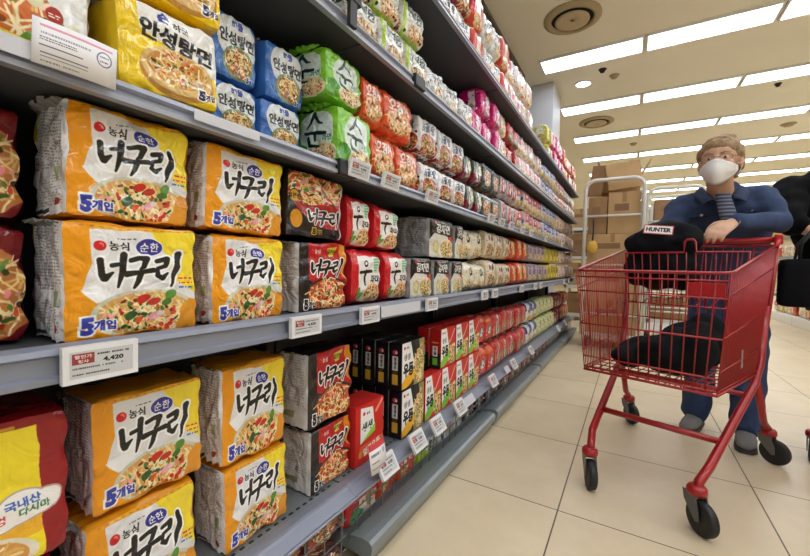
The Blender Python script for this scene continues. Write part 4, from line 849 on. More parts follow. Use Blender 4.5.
# ------------------------------------------------------------------ shopping carts
M_red = mat('red powder coat', (158,14,20), 0.32, 0.1, coat=0.3)
M_redp = mat('red plastic', (186,26,32), 0.35)
M_tyre = mat('black tyre', (24,24,26), 0.55)
M_fork = mat('grey fork', (104,106,104), 0.4, 0.5)
M_hub = mat('grey hub', (70,74,74), 0.5)
def lerp(a, b, t): return tuple(a[i]+(b[i]-a[i])*t for i in range(len(a)))
def make_cart(label, loc, rotz):
    t = thing('shopping_cart', label, 'shopping cart', loc, rotz, 'red shopping carts')
    TF = [(-0.262,0,0.895),(0.245,0,0.895)]; TR = [(-0.30,0.775,1.025),(0.30,0.775,1.025)]
    BF = [(-0.232,0.045,0.47),(0.215,0.045,0.47)]; BR = [(-0.265,0.62,0.455),(0.265,0.62,0.455)]
    def panel(name, a0, a1, b0, b1, nv, rows, rv=0.0022, rh=0.003):
        """wire panel between top edge a0-a1 and bottom edge b0-b1"""
        bm = NB()
        for i in range(nv+1): add_tube(bm, [lerp(a0, a1, i/nv), lerp(b0, b1, i/nv)], rv, 5)
        for k in rows: add_tube(bm, [lerp(a0, b0, k), lerp(a1, b1, k)], rh, 6)
        return obj(name, bm, M_red, t, True)
    panel('front_panel', TF[0], TF[1], BF[0], BF[1], 13, (0.06, 0.20, 0.53, 0.86, 0.97), 0.0024, 0.0036)
    panel('side_panel', TF[0], TR[0], BF[0], BR[0], 30, (0.18, 0.52, 0.80, 0.97))
    panel('side_panel', TF[1], TR[1], BF[1], BR[1], 30, (0.18, 0.52, 0.80, 0.97))
    panel('rear_gate', TR[0], TR[1], BR[0], BR[1], 16, (0.05, 0.35, 0.65, 0.95))
    bm = NB()
    for i in range(15): add_tube(bm, [lerp(BF[0], BF[1], i/14), lerp(BR[0], BR[1], i/14)], 0.0024, 5)
    for k in range(9): add_tube(bm, [lerp(BF[0], BR[0], k/8), lerp(BF[1], BR[1], k/8)], 0.0024, 5)
    obj('basket_floor', bm, M_red, t, True)
    rim = [TF[0], TR[0], TR[1], TF[1]]
    bm = NB(); pts = []
    cor = 0.03
    for i in range(4):
        p, a, b = Vector(rim[i]), Vector(rim[i-1]), Vector(rim[(i+1) % 4])
        pts += [p+(a-p).normalized()*cor, p+((a-p).normalized()+(b-p).normalized())*cor*0.3, p+(b-p).normalized()*cor]
    add_tube(bm, pts, 0.0058, 8, True); obj('rim', bm, M_red, t, True)
    bm = NB(); add_tube(bm, [BF[0], BR[0], BR[1], BF[1]], 0.0055, 8, True); obj('lower_rim', bm, M_red, t, True)
    # child seat: wire back with a raised loop, flap plate
    bm = NB(); a0, a1, b0, b1 = (-0.22,0.46,0.985), (0.24,0.46,0.985), (-0.21,0.50,0.74), (0.23,0.50,0.74)
    for i in range(14): add_tube(bm, [lerp(a0, a1, i/13), lerp(b0, b1, i/13)], 0.0024, 5)
    add_tube(bm, [b0, a0, lerp(a0, a1, 0.52), (0.02,0.46,1.03), (0.028,0.46,1.042), (0.052,0.46,1.042), (0.06,0.46,1.03), lerp(a0, a1, 0.62), a1, b1], 0.005, 8)
    add_tube(bm, [b0, b1], 0.004, 6); obj('child_seat_back', bm, M_red, t, True)
    obj('seat_flap', box(0.03, 0.17, 0.475, 0.483, 0.79, 0.85, 0.004), M_redp, t)
    bm = NB()
    for i in range(9): add_tube(bm, [(-0.20+i*0.052, 0.50, 0.74), (-0.22+i*0.057, 0.74, 0.78)], 0.0024, 5)
    add_tube(bm, [(-0.22,0.74,0.78), (0.24,0.74,0.78)], 0.003, 6); obj('child_seat_base', bm, M_red, t, True)
    # handle
    for s in (-1, 1): 
        bm = NB(); add_tube(bm, [(s*0.30,0.735,1.018), (s*0.305,0.77,1.045), (s*0.305,0.797,1.058)], 0.011, 8)
        add_box(bm, s*0.305-0.014, s*0.305+0.014, 0.77, 0.815, 1.03, 1.075, 0.006); obj('handle_bracket', bm, M_redp, t, True)
    obj('handle', tube([(-0.295,0.80,1.052), (0.295,0.80,1.052)], 0.0135, 12), M_redp, t, True)
    # frame
    for s in (-1, 1):
        bm = NB(); add_tube(bm, [(s*0.28,0.70,0.75), (s*0.275,0.64,0.50), (s*0.265,0.58,0.42), (s*0.20,0.07,0.205), (s*0.182,0.015,0.165), (s*0.18,0.0,0.135)], 0.0155, 10)
        obj('frame_leg', bm, M_red, t, True)
        bm = NB(); add_tube(bm, [(s*0.268,0.60,0.44), (s*0.288,0.76,0.21), (s*0.298,0.845,0.165), (s*0.30,0.86,0.135)], 0.0145, 10)
        obj('frame_leg', bm, M_red, t, True)
        bm = NB(); add_tube(bm, [(s*0.278,0.66,0.52), (s*0.295,0.74,0.85), (s*0.30,0.775,1.02)], 0.009, 8); obj('upright', bm, M_red, t, True)
    obj('cross_bar', tube([(-0.215,0.20,0.262), (0.215,0.20,0.262)], 0.0125, 10), M_red, t, True)
    obj('cross_bar', tube([(-0.25,0.50,0.386), (0.25,0.50,0.386)], 0.010, 10), M_red, t, True)
    for s, x, y, yaw in ((-1, -0.18, 0.0, 0.6), (1, 0.18, 0.0, 0.9), (-1, -0.30, 0.86, 0.9), (1, 0.30, 0.86, 1.25)):
        r = 0.058; M = Matrix.Translation((x, y, 0)) @ Matrix.Rotation(yaw, 4, 'Z')
        bm = NB(); add_lathe(bm, [(0.028,0.128), (0.031,0.135), (0.030,0.150), (0.024,0.158)], (0,0,0), seg=18); bmesh.ops.transform(bm, matrix=M, verts=bm.verts[:])
        cs = obj('caster', bm, M_red, t, True)
        bm = NB()
        for q in (-1, 1):
            pr = [(0.024,0.132), (-0.026,0.132), (-0.045,0.085), (-0.046,0.05), (-0.034,0.046), (-0.014,0.065), (0.016,0.10)]
            A = [[bm.verts.new((q*0.021+dx, yy+0.012, zz)) for yy, zz in pr] for dx in (-0.0018, 0.0018)]; n = len(pr)
            for i in range(n): bm.faces.new((A[0][i], A[0][(i+1) % n], A[1][(i+1) % n], A[1][i]))
            bm.faces.new(A[0]); bm.faces.new(A[1][::-1])
        add_box(bm, -0.023, 0.023, -0.02, 0.03, 0.122, 0.132, 0.002)
        bmesh.ops.transform(bm, matrix=M, verts=bm.verts[:]); obj('fork', bm, M_fork, cs)
        bm = NB(); add_lathe(bm, [(r*0.55,-0.014), (r*0.86,-0.016), (r*0.97,-0.012), (r,-0.006), (r,0.006), (r*0.97,0.012), (r*0.86,0.016), (r*0.55,0.014)], (0,-0.026,r), 'X', 32)
        bmesh.ops.transform(bm, matrix=M, verts=bm.verts[:]); wh = obj('wheel', bm, M_tyre, cs, True)
    # small printed plate low on the side
    obj('side_plate', box(0.246, 0.249, 0.30, 0.335, 0.53, 0.60, 0.001), mat('pale plate', (150,120,118), 0.5), t)
    return t
TH = math.radians(-17)
cart = make_cart('red wire shopping cart in the aisle, black bags inside, pushed by the masked person', (0.05, 1.69, 0), TH)
c2 = dup(cart, 'red shopping cart beside the person in black, only a caster in view'); c2.location = (1.63, 2.22, 0); c2.rotation_euler = (0, 0, math.radians(90))
CM = Matrix.Translation((0.05, 1.69, 0)) @ Matrix.Rotation(TH, 4, 'Z')
def cw(s, t, z): return CM @ Vector((s, t, z))

# ------------------------------------------------------------------ bags and coat
M_cloth = mat('black cloth', (13,14,18), 0.9, 0, 0.5, 45, 0.25, 14, 0, 1, 0.2)
M_cloth2 = mat('black quilt', (12,13,17), 0.9, 0, 0.5, 35, 0.25, 12, 0, 1, 0.2)
bm = NB()
for s, tt, z, a, b, c in [(-0.10,0.62,0.93,0.14,0.10,0.13),(-0.18,0.60,1.03,0.075,0.085,0.075),(-0.08,0.61,1.085,0.11,0.075,0.065),(0.0,0.62,1.045,0.07,0.08,0.07),(-0.20,0.61,0.92,0.055,0.09,0.10),(-0.01,0.63,0.90,0.07,0.085,0.10),(-0.13,0.53,1.04,0.09,0.03,0.06)]:
    add_ball(bm, (s, tt, z-0.79), a, b, c)
bag = thing('shoulder_bag', 'bulky black bag with a small white label, sitting in the cart child seat', 'bag', cw(0,0,0.79), TH)
bag.location = (0.039, 1.654, 0.79)
fused('bag_body', bm, 0.012, M_cloth, bag, 6, None, 0.006)
a = Art(2.6, 100, (236,232,228)); a.rect(0,0,2.6,0.09,(190,60,64)); a.rect(0,0.91,2.6,1,(190,60,64)); a.rect(0,0,0.09,1,(190,60,64)); a.rect(2.51,0,2.6,1,(190,60,64)); a.text('HUNTER',1.3,0.5,0.42,BLK,0.05,0,0,1,2.1)
def plate(name, m, w, h, parent, M, th=0.002):
    """a thin label with artwork on its front (facing -Y of the matrix)"""
    bm = NB(); vs = [bm.verts.new(M @ Vector(p)) for p in [(-w/2,0,-h/2),(w/2,0,-h/2),(w/2,0,h/2),(-w/2,0,h/2)]]; f = bm.faces.new(vs)
    uv = bm.loops.layers.uv.new(); 
    for l, c in zip(f.loops, [(0,0),(1,0),(1,1),(0,1)]): l[uv].uv = c
    me = bpy.data.meshes.new(name); bm.to_mesh(me); bm.free()
    o = link(name, me, m, parent); so = o.modifiers.new('thick', 'SOLIDIFY'); so.thickness = th; so.offset = -1; return o
pl = plate('name_label', printed('bag label print', a, 0.45, 0.0), 0.118, 0.044, bag, Matrix.Translation((-0.082, 0.488, 0.302)) @ Matrix.Rotation(math.radians(-14), 4, 'X') @ Matrix.Rotation(math.radians(14), 4, 'Z') @ Matrix.Rotation(math.radians(3), 4, 'Y'))
pl['label'] = 'white label with red border and black capitals'
bm = NB()
for s, tt, z, a_, b_, c_ in [(-0.02,0.28,0.55,0.15,0.16,0.065),(0.08,0.36,0.585,0.12,0.14,0.10),(0.13,0.22,0.595,0.06,0.12,0.11),(0.04,0.17,0.565,0.12,0.09,0.08),(-0.10,0.20,0.53,0.075,0.12,0.048),(0.12,0.40,0.64,0.07,0.08,0.09),(0.06,0.20,0.61,0.06,0.08,0.06)]:
    add_ball(bm, (s, tt, z-0.48), a_, b_, c_)
coat = fused('folded_coat', bm, 0.012, M_cloth2, None, 8, (0.05, 1.69, 0.482), 0.005); coat.rotation_euler = (0,0,TH)
tag(coat, 'folded black padded coat lying on the floor of the cart basket', 'coat')
o = obj('paper_slip', box(-0.035, 0.035, -0.001, 0.001, 0, 0.10), mat('white slip', (226,226,226), 0.6), None, False); o.location = cw(-0.15, 0.50, 0.47); o.rotation_euler = (math.radians(-8), 0.12, TH); tag(o, 'white paper slip standing inside the cart beside the coat', 'paper slip')

# ------------------------------------------------------------------ people
M_skin = mat('skin', (206,160,130), 0.55, var=0.04, vscale=20)
M_denim = mat('blue denim', (45,61,93), 0.85, 0, 0.4, 160, 0.22, 18)
M_jean = mat('washed denim', (46,66,104), 0.85, 0, 0.4, 160, 0.25, 10)
M_hair = mat('ash blond hair', (150,122,86), 0.6, 0, 0.8, 90, 0.35, 60)
M_hair2 = mat('black hair', (24,20,18), 0.5, 0, 0.6, 90, 0.2, 60)
def chain(bm, pts, rs, seg=12, flat=1.0):
    """a limb with round ends, tapering through pts"""
    pts = [Vector(p) for p in pts]
    P = [pts[0]-(pts[1]-pts[0]).normalized()*rs[0]*0.7]+pts+[pts[-1]+(pts[-1]-pts[-2]).normalized()*rs[-1]*0.7]
    R = [rs[0]*0.6]+list(rs)+[rs[-1]*0.6]
    add_tube(bm, P, R, seg); return bm
def hand(bm, wrist, dirv, palm, thumb_side, s=1.0, curl=0.5):
    """palm and five separate bent fingers; dirv points to the fingers, palm is the palm normal"""
    d = Vector(dirv).normalized(); n = Vector(palm); n = (n-d*n.dot(d)).normalized(); x = d.cross(n)*thumb_side
    W = Vector(wrist)
    add_loft(bm, [(W, x*0.024*s, n*0.017*s), (W+d*0.03*s, x*0.034*s, n*0.015*s), (W+d*0.075*s, x*0.040*s, n*0.013*s), (W+d*0.088*s, x*0.036*s, n*0.010*s)], 12)
    for i, (off, L) in enumerate([(0.031,0.066),(0.011,0.076),(-0.010,0.070),(-0.030,0.054)]):
        b = W+x*off*s+d*0.078*s; p = [b]; a = curl*0.35
        for k, f in enumerate((0.45,0.32,0.23)):
            dd = (d*math.cos(a)+n*math.sin(a)+x*off*1.5).normalized(); p.append(p[-1]+dd*L*f*s*1.1); a += curl*0.8
        chain(bm, p, [0.0092*s, 0.0085*s, 0.0078*s, 0.0066*s], 8)
    b = W+x*0.026*s+d*0.02*s; p = [b, b+(x*0.8+d*0.7+n*0.2)*0.028*s, b+(x*0.9+d*1.4+n*0.5)*0.032*s, b+(x*0.8+d*2.1+n*0.9)*0.032*s]
    chain(bm, p, [0.013*s, 0.0115*s, 0.0095*s, 0.0075*s], 8)
def head_shape(bm, H, s=1.0):
    """skull, jaw, nose, ears about frame H (+Y is the face)"""
    P = lambda x, y, z: H @ Vector((x*s, y*s, z*s))
    R3 = H.to_3x3()
    add_ball(bm, P(0,-0.012,0.035), 0.076*s, 0.094*s, 0.088*s, 18, R3)
    add_ball(bm, P(0,0.022,-0.03), 0.060*s, 0.068*s, 0.082*s, 16, R3)
    add_ball(bm, P(0,0.050,-0.085), 0.034*s, 0.034*s, 0.028*s, 12, R3)
    add_ball(bm, P(0.036,0.052,-0.02), 0.026*s, 0.024*s, 0.026*s, 10, R3); add_ball(bm, P(-0.036,0.052,-0.02), 0.026*s, 0.024*s, 0.026*s, 10, R3)
    add_loft(bm, [(P(0,0.076,0.022), R3@Vector((0.008*s,0,0)), R3@Vector((0,0.008*s,0))), (P(0,0.092,-0.005), R3@Vector((0.011*s,0,0)), R3@Vector((0,0.011*s,0))), (P(0,0.098,-0.028), R3@Vector((0.017*s,0,0)), R3@Vector((0,0.014*s,0))), (P(0,0.086,-0.038), R3@Vector((0.012*s,0,0)), R3@Vector((0,0.010*s,0)))], 10)
    for q in (-1, 1): add_ball(bm, P(q*0.078,-0.008,-0.005), 0.010*s, 0.020*s, 0.032*s, 10, R3)
    add_ball(bm, P(0,0.083,-0.060), 0.022*s, 0.010*s, 0.006*s, 10, R3); add_ball(bm, P(0,0.081,-0.070), 0.018*s, 0.010*s, 0.007*s, 10, R3)
def face_parts(root, H, s=1.0):
    P = lambda x, y, z: H @ Vector((x*s, y*s, z*s)); R3 = H.to_3x3()
    for q in (-1, 1):
        bm = NB(); add_ball(bm, P(q*0.031,0.070,0.012), 0.0120*s, 0.0085*s, 0.0046*s, 12, R3); e = obj('eye', bm, mat('eye white', (232,226,220), 0.3), root, True)
        bm = NB(); add_ball(bm, P(q*0.031,0.0765,0.0112), 0.0050*s, 0.003*s, 0.0044*s, 10, R3); obj('iris', bm, mat('dark iris', (34,24,20), 0.2), e, True)
        bm = NB(); chain(bm, [P(q*0.014,0.084,0.030), P(q*0.032,0.082,0.036), P(q*0.050,0.070,0.031)], [0.0022*s, 0.0026*s, 0.0014*s], 8); obj('eyebrow', bm, mat('brown brow', (130,104,80), 0.8), root, True)
# --- the masked person behind the cart; local origin between the feet
PX, PY = 0.445, 2.66
def pl_(p): return Vector((p[0]-PX, p[1]-PY, p[2]))
Hc = pl_((0.350, 2.365, 1.425))
fy = Vector((-0.30, -1.0, -0.03)).normalized(); fz = Vector((-0.02, -0.06, 1)); fx = fy.cross(fz).normalized(); fz = fx.cross(fy).normalized()
HM = Matrix(((fx.x, fy.x, fz.x, Hc.x), (fx.y, fy.y, fz.y, Hc.y), (fx.z, fy.z, fz.z, Hc.z), (0,0,0,1)))
sR, sL = pl_((0.215,2.52,1.235)), pl_((0.545,2.51,1.262))       # shoulders: his right is the picture's left
eR, wR = pl_((0.15,2.40,1.05)), pl_((0.125,2.53,1.15))
eL, wL = pl_((0.592,2.44,1.135)), pl_((0.400,2.298,1.132))
hR, hL = pl_((0.385,2.76,0.86)), pl_((0.545,2.74,0.86))
kR, kL = pl_((0.365,2.71,0.47)), pl_((0.555,2.645,0.47))
aR, aL = pl_((0.350,2.755,0.09)), pl_((0.548,2.635,0.09))
bm = NB()
head_shape(bm, HM)
nk = pl_((0.375,2.475,1.285))
chain(bm, [nk+Vector((0.01,0.03,-0.05)), nk, Hc+Vector((0.004,0.03,-0.05))], [0.062, 0.055, 0.055])
def torso(bm, k=1.0, top=True):
    R = []
    for c, a, b in [((0.465,2.75,0.84),0.165,0.115),((0.46,2.735,0.95),0.155,0.105),((0.44,2.69,1.06),0.160,0.105),((0.415,2.61,1.17),0.185,0.11),((0.395,2.53,1.25),0.175,0.09),((0.385,2.50,1.29),0.10,0.065)]:
        R.append((pl_(c), Vector((a*k,-0.02,0.01)), Vector((0.0,b*k,b*k*0.45))))
    add_loft(bm, R, 18)
torso(bm, 0.9)
for S_, E_, W_ in ((sR, eR, wR), (sL, eL, wL)): chain(bm, [S_, S_.lerp(E_, 0.5), E_, E_.lerp(W_, 0.5), W_], [0.050, 0.044, 0.038, 0.034, 0.026])
for h_, k_, a_ in ((hR, kR, aR), (hL, kL, aL)): chain(bm, [h_, h_.lerp(k_, 0.5), k_, k_.lerp(a_, 0.4), a_], [0.082, 0.070, 0.052, 0.050, 0.036])
for a_ in (aR, aL): chain(bm, [a_+Vector((0,0.02,-0.050)), a_+Vector((0.0,-0.06,-0.056))], [0.026, 0.018])
hand(bm, wL, (-0.60,-0.62,-0.42), (-0.25,0.30,-1), -1, 1.05, 0.6)
hand(bm, wR, (0.12,-0.55,-0.35), (0.0,-0.3,-1), 1, 1.0, 0.5)
person = fused('person', bm, 0.0062, M_skin, None, 3, (PX, PY, 0))
tag(person, 'person in blue denim with white face mask leaning over the red shopping cart', 'person')
face_parts(person, HM)
# face mask
P = lambda x, y, z: HM @ Vector((x, y, z))
V, F = [], []; nu, nv = 14, 10
for j in range(nv+1):
    v = j/nv
    for i in range(nu+1):
        u = -1+2*i/nu; zt = 0.002-0.030*abs(u)**1.4; zb = -0.116+0.050*u*u; z2 = zb+(zt-zb)*v
        half = 0.070*(0.80+0.20*min(1, v/0.45))
        bulge = 0.109-0.076*abs(u)**2.0+0.018*math.sin(math.pi*min(1, v*1.15))*(1-abs(u))-0.012*(1-v)**2
        V.append(tuple(P(u*half, bulge, z2)))
for j in range(nv):
    for i in range(nu): F.append((j*(nu+1)+i, j*(nu+1)+i+1, (j+1)*(nu+1)+i+1, (j+1)*(nu+1)+i))
me = bpy.data.meshes.new('face_mask'); me.from_pydata(V, [], F); me.polygons.foreach_set('use_smooth', [True]*len(F))
mk = link('face_mask', me, mat('white mask', (226,222,216), 0.8, 0, 0.2, 60), person); so = mk.modifiers.new('thick', 'SOLIDIFY'); so.thickness = 0.003
mk['label'] = 'white face mask'
bm = NB()
for q in (-1, 1):
    for z in (-0.02, -0.075): add_tube(bm, [P(q*0.070,0.040,z), P(q*0.080,0.012,z*0.6), P(q*0.086,-0.016,-0.004)], 0.0013, 5)
obj('ear_loop', bm, mat('white mask', (226,222,216), 0.8), mk, True)
# wristwatch
bm = NB(); d_ = (wL-eL).normalized(); u_ = d_.cross(Vector((0,0,1))).normalized(); v_ = d_.cross(u_); c_ = wL-d_*0.004
add_tube(bm, [c_+u_*0.0275*math.cos(a)+v_*0.0225*math.sin(a) for a in [2*math.pi*k/18 for k in range(18)]], 0.004, 6, True); obj('wristwatch', bm, mat('pale metal', (200,190,170), 0.3, 0.7), person, True)
# glasses
bm = NB()
for q in (-1, 1):
    add_tube(bm, [P(q*0.033+0.025*math.cos(a), 0.093-0.010*abs(math.cos(a)), 0.008+0.018*math.sin(a)) for a in [2*math.pi*k/16 for k in range(16)]], 0.0011, 5, True)
    add_tube(bm, [P(q*0.058,0.084,0.012), P(q*0.080,0.05,0.012), P(q*0.084,-0.01,0.006)], 0.0012, 5)
add_tube(bm, [P(-0.009,0.094,0.012), P(0,0.099,0.014), P(0.009,0.094,0.012)], 0.0012, 5)
obj('glasses', bm, mat('thin rim', (120,100,90), 0.3, 0.7), person, True)
# hair
bm = NB(); R3 = HM.to_3x3()
add_ball(bm, P(0,-0.024,0.046), 0.082, 0.094, 0.080, 20, R3)
rr = random.Random(4)
for i in range(26):
    u = -1+2*i/25; add_ball(bm, P(u*0.070, 0.066-0.045*abs(u)**1.6+rr.uniform(-0.003,0.004), 0.084-0.026*abs(u)+rr.uniform(-0.007,0.005)), 0.011, 0.013, 0.024, 8, R3)
for i in range(40):
    a = rr.uniform(0, 6.28); e = rr.uniform(0.1, 1.2); add_ball(bm, P(0.078*math.cos(a)*math.sin(e), -0.024+0.088*math.sin(a)*math.sin(e), 0.048+0.078*math.cos(e)), 0.020, 0.018, 0.014, 8, R3)
for q in (-1, 1):
    for k in range(4): add_ball(bm, P(q*(0.080-0.002*k), -0.005-0.022*k, 0.045-0.016*k), 0.012, 0.020, 0.034, 8, R3)
for k in range(5): add_ball(bm, P(-0.05+0.025*k, -0.085, -0.02), 0.022, 0.02, 0.05, 8, R3)
fused('hair', bm, 0.006, M_hair, person, 2, None, 0.0025)
# denim jacket, shirt, jeans, shoes
bm = NB(); torso(bm, 1.12)
chain(bm, [sR, sL], [0.075, 0.075]);
for S_, E_, W_ in ((sR, eR, wR), (sL, eL, wL)): chain(bm, [S_, S_.lerp(E_, 0.5), E_, E_.lerp(W_, 0.45), E_.lerp(W_, 0.93)], [0.068, 0.060, 0.054, 0.047, 0.040])
chain(bm, [pl_((0.40,2.55,1.28)), pl_((0.40,2.52,1.30))], [0.085, 0.075])
jk = fused('denim_jacket', bm, 0.009, M_denim, person, 5, None, 0.004)
M_dark_denim = mat('dark denim seam', (34,48,78), 0.85); M_button = mat('pale button', (190,186,176), 0.35, 0.6)
# collar wings, shirt front, placket and pocket flaps
cx = pl_((0.372,2.448,1.292))
def wing(q):
    return [cx+Vector((q*0.070,0.055,0.050)), cx+Vector((q*0.030,-0.060,-0.035)), cx+Vector((q*0.085,-0.075,-0.060)), cx+Vector((q*0.112,0.0,0.0))]
for q in (-1, 1):
    bm = NB(); a, b, c_, d_ = wing(q)
    vs = []
    n = 6
    g = [[a.lerp(d_, i/n).lerp(b.lerp(c_, i/n), j/n)+Vector((0,-0.010*math.sin(math.pi*i/n),0.008*math.sin(math.pi*i/n))) for i in range(n+1)] for j in range(n+1)]
    vv = [[bm.verts.new(p) for p in row] for row in g]
    for j in range(n):
        for i in range(n): bm.faces.new((vv[j][i], vv[j][i+1], vv[j+1][i+1], vv[j+1][i]))
    o = obj('collar', bm, M_dark_denim, jk, True); so = o.modifiers.new('thick', 'SOLIDIFY'); so.thickness = 0.007
a = Art(1.0, 120, (70,76,96))
for k in range(6): a.rect(0, 0.06+k*0.17, 1, 0.12+k*0.17, (176,182,190))
bm = NB(); R = []
for dx, dy, dz, ww in [(0,-0.040,-0.005,0.028),(0.004,-0.072,-0.05,0.032),(0.014,-0.095,-0.11,0.034),(0.03,-0.10,-0.18,0.03)]: R.append((cx+Vector((dx,dy,dz)), Vector((ww,0,0)), Vector((0,0.02,0.008))))
add_loft(bm, R, 16); sh = obj('striped_shirt', bm, mat('striped shirt', (84,90,112), 0.8), person, True)
m = MATS['striped shirt']; nt = m.node_tree; wv = nt.nodes.new('ShaderNodeTexWave'); wv.bands_direction = 'Z'; wv.inputs['Scale'].default_value = 17; tc = nt.nodes.new('ShaderNodeTexCoord'); rp = nt.nodes.new('ShaderNodeValToRGB')
rp.color_ramp.elements[0].position = 0.5; rp.color_ramp.elements[0].color = (*lin((52,56,74)), 1); rp.color_ramp.elements[1].position = 0.6; rp.color_ramp.elements[1].color = (*lin((112,118,132)), 1)
nt.links.new(tc.outputs['Object'], wv.inputs['Vector']); nt.links.new(wv.outputs['Fac'], rp.inputs['Fac']); nt.links.new(rp.outputs['Color'], nt.nodes['Principled BSDF'].inputs['Base Color'])
for q, c_ in ((-1, pl_((0.300,2.462,1.195))), (1, pl_((0.490,2.452,1.21)))):
    bm = NB(); add_box(bm, -0.045, 0.045, -0.006, 0.006, -0.018, 0.016, 0.004, Matrix.Translation(c_) @ Matrix.Rotation(math.radians(-22), 4, 'X') @ Matrix.Rotation(q*0.12, 4, 'Z'))
    fl = obj('pocket_flap', bm, M_dark_denim, jk)
    bm = NB(); add_ball(bm, c_+Vector((0,-0.010,-0.008)), 0.007, 0.004, 0.007); obj('button', bm, M_button, fl, True)
bm = NB()
for h_, k_, a_ in ((hR, kR, aR), (hL, kL, aL)): chain(bm, [h_, h_.lerp(k_, 0.5), k_, k_.lerp(a_, 0.5), a_+Vector((0,0,-0.005))], [0.100, 0.088, 0.074, 0.074, 0.070])
add_loft(bm, [(pl_((0.465,2.755,0.80)), Vector((0.16,-0.02,0)), Vector((0,0.11,0))), (pl_((0.465,2.75,0.97)), Vector((0.165,-0.02,0)), Vector((0,0.115,0)))], 16)
fused('jeans', bm, 0.010, M_jean, person, 4, None, 0.004)
M_shoe = mat('grey shoe', (128,126,124), 0.7, 0, 0.2, 60); M_sole = mat('shoe sole', (60,58,56), 0.7)
for a_, dx in ((aR, -0.045), (aL, -0.02)):
    g = Vector((a_.x, a_.y, 0)); f = Vector((dx, -0.13, 0)); sd = Vector((0.042, 0.0, 0))
    bm = NB(); add_loft(bm, [(g-f*0.45+Vector((0,0,0.045)), sd*0.75, Vector((0,0,0.034))), (g+Vector((0,0,0.052)), sd*0.95, Vector((0,0,0.045))), (g+f*0.6+Vector((0,0,0.043)), sd*1.08, Vector((0,0,0.032))), (g+f*1.05+Vector((0,0,0.036)), sd*1.0, Vector((0,0,0.023))), (g+f*1.28+Vector((0,0,0.032)), sd*0.55, Vector((0,0,0.014)))], 16)
    so_ = obj('shoe', bm, M_shoe, person, True)
    bm = NB(); R = [(g-f*0.52, sd*0.6), (g-f*0.3, sd*0.88), (g+f*0.5, sd*1.1), (g+f*1.1, sd*1.05), (g+f*1.36, sd*0.5)]
    A = [[bm.verts.new(p+e*q+Vector((0,0,z))) for p, e in R for q in (-1, 1)] for z in (0.001, 0.018)]
    order = [0,2,4,6,8,9,7,5,3,1]
    for i in range(10): bm.faces.new((A[0][order[i]], A[0][order[(i+1) % 10]], A[1][order[(i+1) % 10]], A[1][order[i]]))
    bm.faces.new([A[0][k] for k in order]); bm.faces.new([A[1][k] for k in order[::-1]]); obj('sole', bm, M_sole, so_)

# --- second person in black at the frame edge
QX, QY = 0.893, 2.92
M_bcloth = mat('black coat cloth', (9,9,11), 0.9, 0, 0.3, 40, 0.2, 10, 0, 1, 0.15)
q_ = lambda x, y, z: Vector((x-0.985, y-QY, z))
s1, s2 = q_(0.825,2.88,1.36), q_(1.15,2.90,1.37); e1, w1 = q_(0.778,2.71,1.165), q_(0.925,2.665,1.085); e2, w2 = q_(1.22,2.82,1.12), q_(1.14,2.76,1.12)
H2 = Matrix.Translation(q_(1.045,2.84,1.60)) @ Matrix.Rotation(math.radians(180), 4, 'Z')
bm = NB(); head_shape(bm, H2)
chain(bm, [q_(0.985,2.90,1.38), q_(1.015,2.88,1.47), q_(1.045,2.86,1.56)], [0.06, 0.055, 0.055])
add_loft(bm, [(q_(1.10,2.90,0.82), Vector((0.15,0,0)), Vector((0,0.10,0))), (q_(1.04,2.90,1.0), Vector((0.135,0,0)), Vector((0,0.09,0))), (q_(0.985,2.90,1.25), Vector((0.16,0,0)), Vector((0,0.10,0))), (q_(0.985,2.90,1.40), Vector((0.12,0,0)), Vector((0,0.06,0)))], 16)
for S_, E_, W_ in ((s1, e1, w1), (s2, e2, w2)): chain(bm, [S_, S_.lerp(E_, 0.5), E_, E_.lerp(W_, 0.5), W_], [0.048, 0.042, 0.038, 0.034, 0.026])
L2 = [(q_(1.02,2.90,0.84), q_(1.07,2.87,0.46), q_(1.09,2.92,0.09)), (q_(1.18,2.90,0.84), q_(1.25,2.87,0.46), q_(1.28,2.92,0.09))]
for h_, k_, a_ in L2:
    chain(bm, [h_, h_.lerp(k_, 0.5), k_, k_.lerp(a_, 0.4), a_], [0.082, 0.070, 0.052, 0.050, 0.036]); chain(bm, [a_+Vector((0,0.03,-0.055)), a_+Vector((0,-0.10,-0.062))], [0.030, 0.024])
hand(bm, w1, (0.7,-0.5,-0.2), (0.1,0,-1), -1, 1.0, 0.8); hand(bm, w2, (-0.3,-0.9,-0.2), (0,0,-1), 1, 1.0, 0.8)
p2 = fused('person', bm, 0.0075, M_skin, None, 3, (QX, QY, 0)); tag(p2, 'person dressed in black at the edge, forearm bare, carrying a black handbag', 'person')
face_parts(p2, H2)
bm = NB(); R3 = H2.to_3x3(); add_ball(bm, H2 @ Vector((0,-0.022,0.055)), 0.090, 0.100, 0.088, 18, R3)
for k in range(7): add_ball(bm, H2 @ Vector((-0.075+0.025*k,-0.075,-0.03)), 0.03, 0.03, 0.09, 8, R3)
fused('hair', bm, 0.008, M_hair2, p2, 3, None, 0.002)
bm = NB(); add_loft(bm, [(q_(1.11,2.90,0.70), Vector((0.19,0,0)), Vector((0,0.135,0))), (q_(1.04,2.90,1.0), Vector((0.165,0,0)), Vector((0,0.12,0))), (q_(0.985,2.90,1.25), Vector((0.185,0,0)), Vector((0,0.125,0))), (q_(0.985,2.90,1.40), Vector((0.15,0,0)), Vector((0,0.08,0))), (q_(0.985,2.89,1.46), Vector((0.075,0,0)), Vector((0,0.07,0)))], 18)
chain(bm, [s1, s2], [0.072, 0.072])
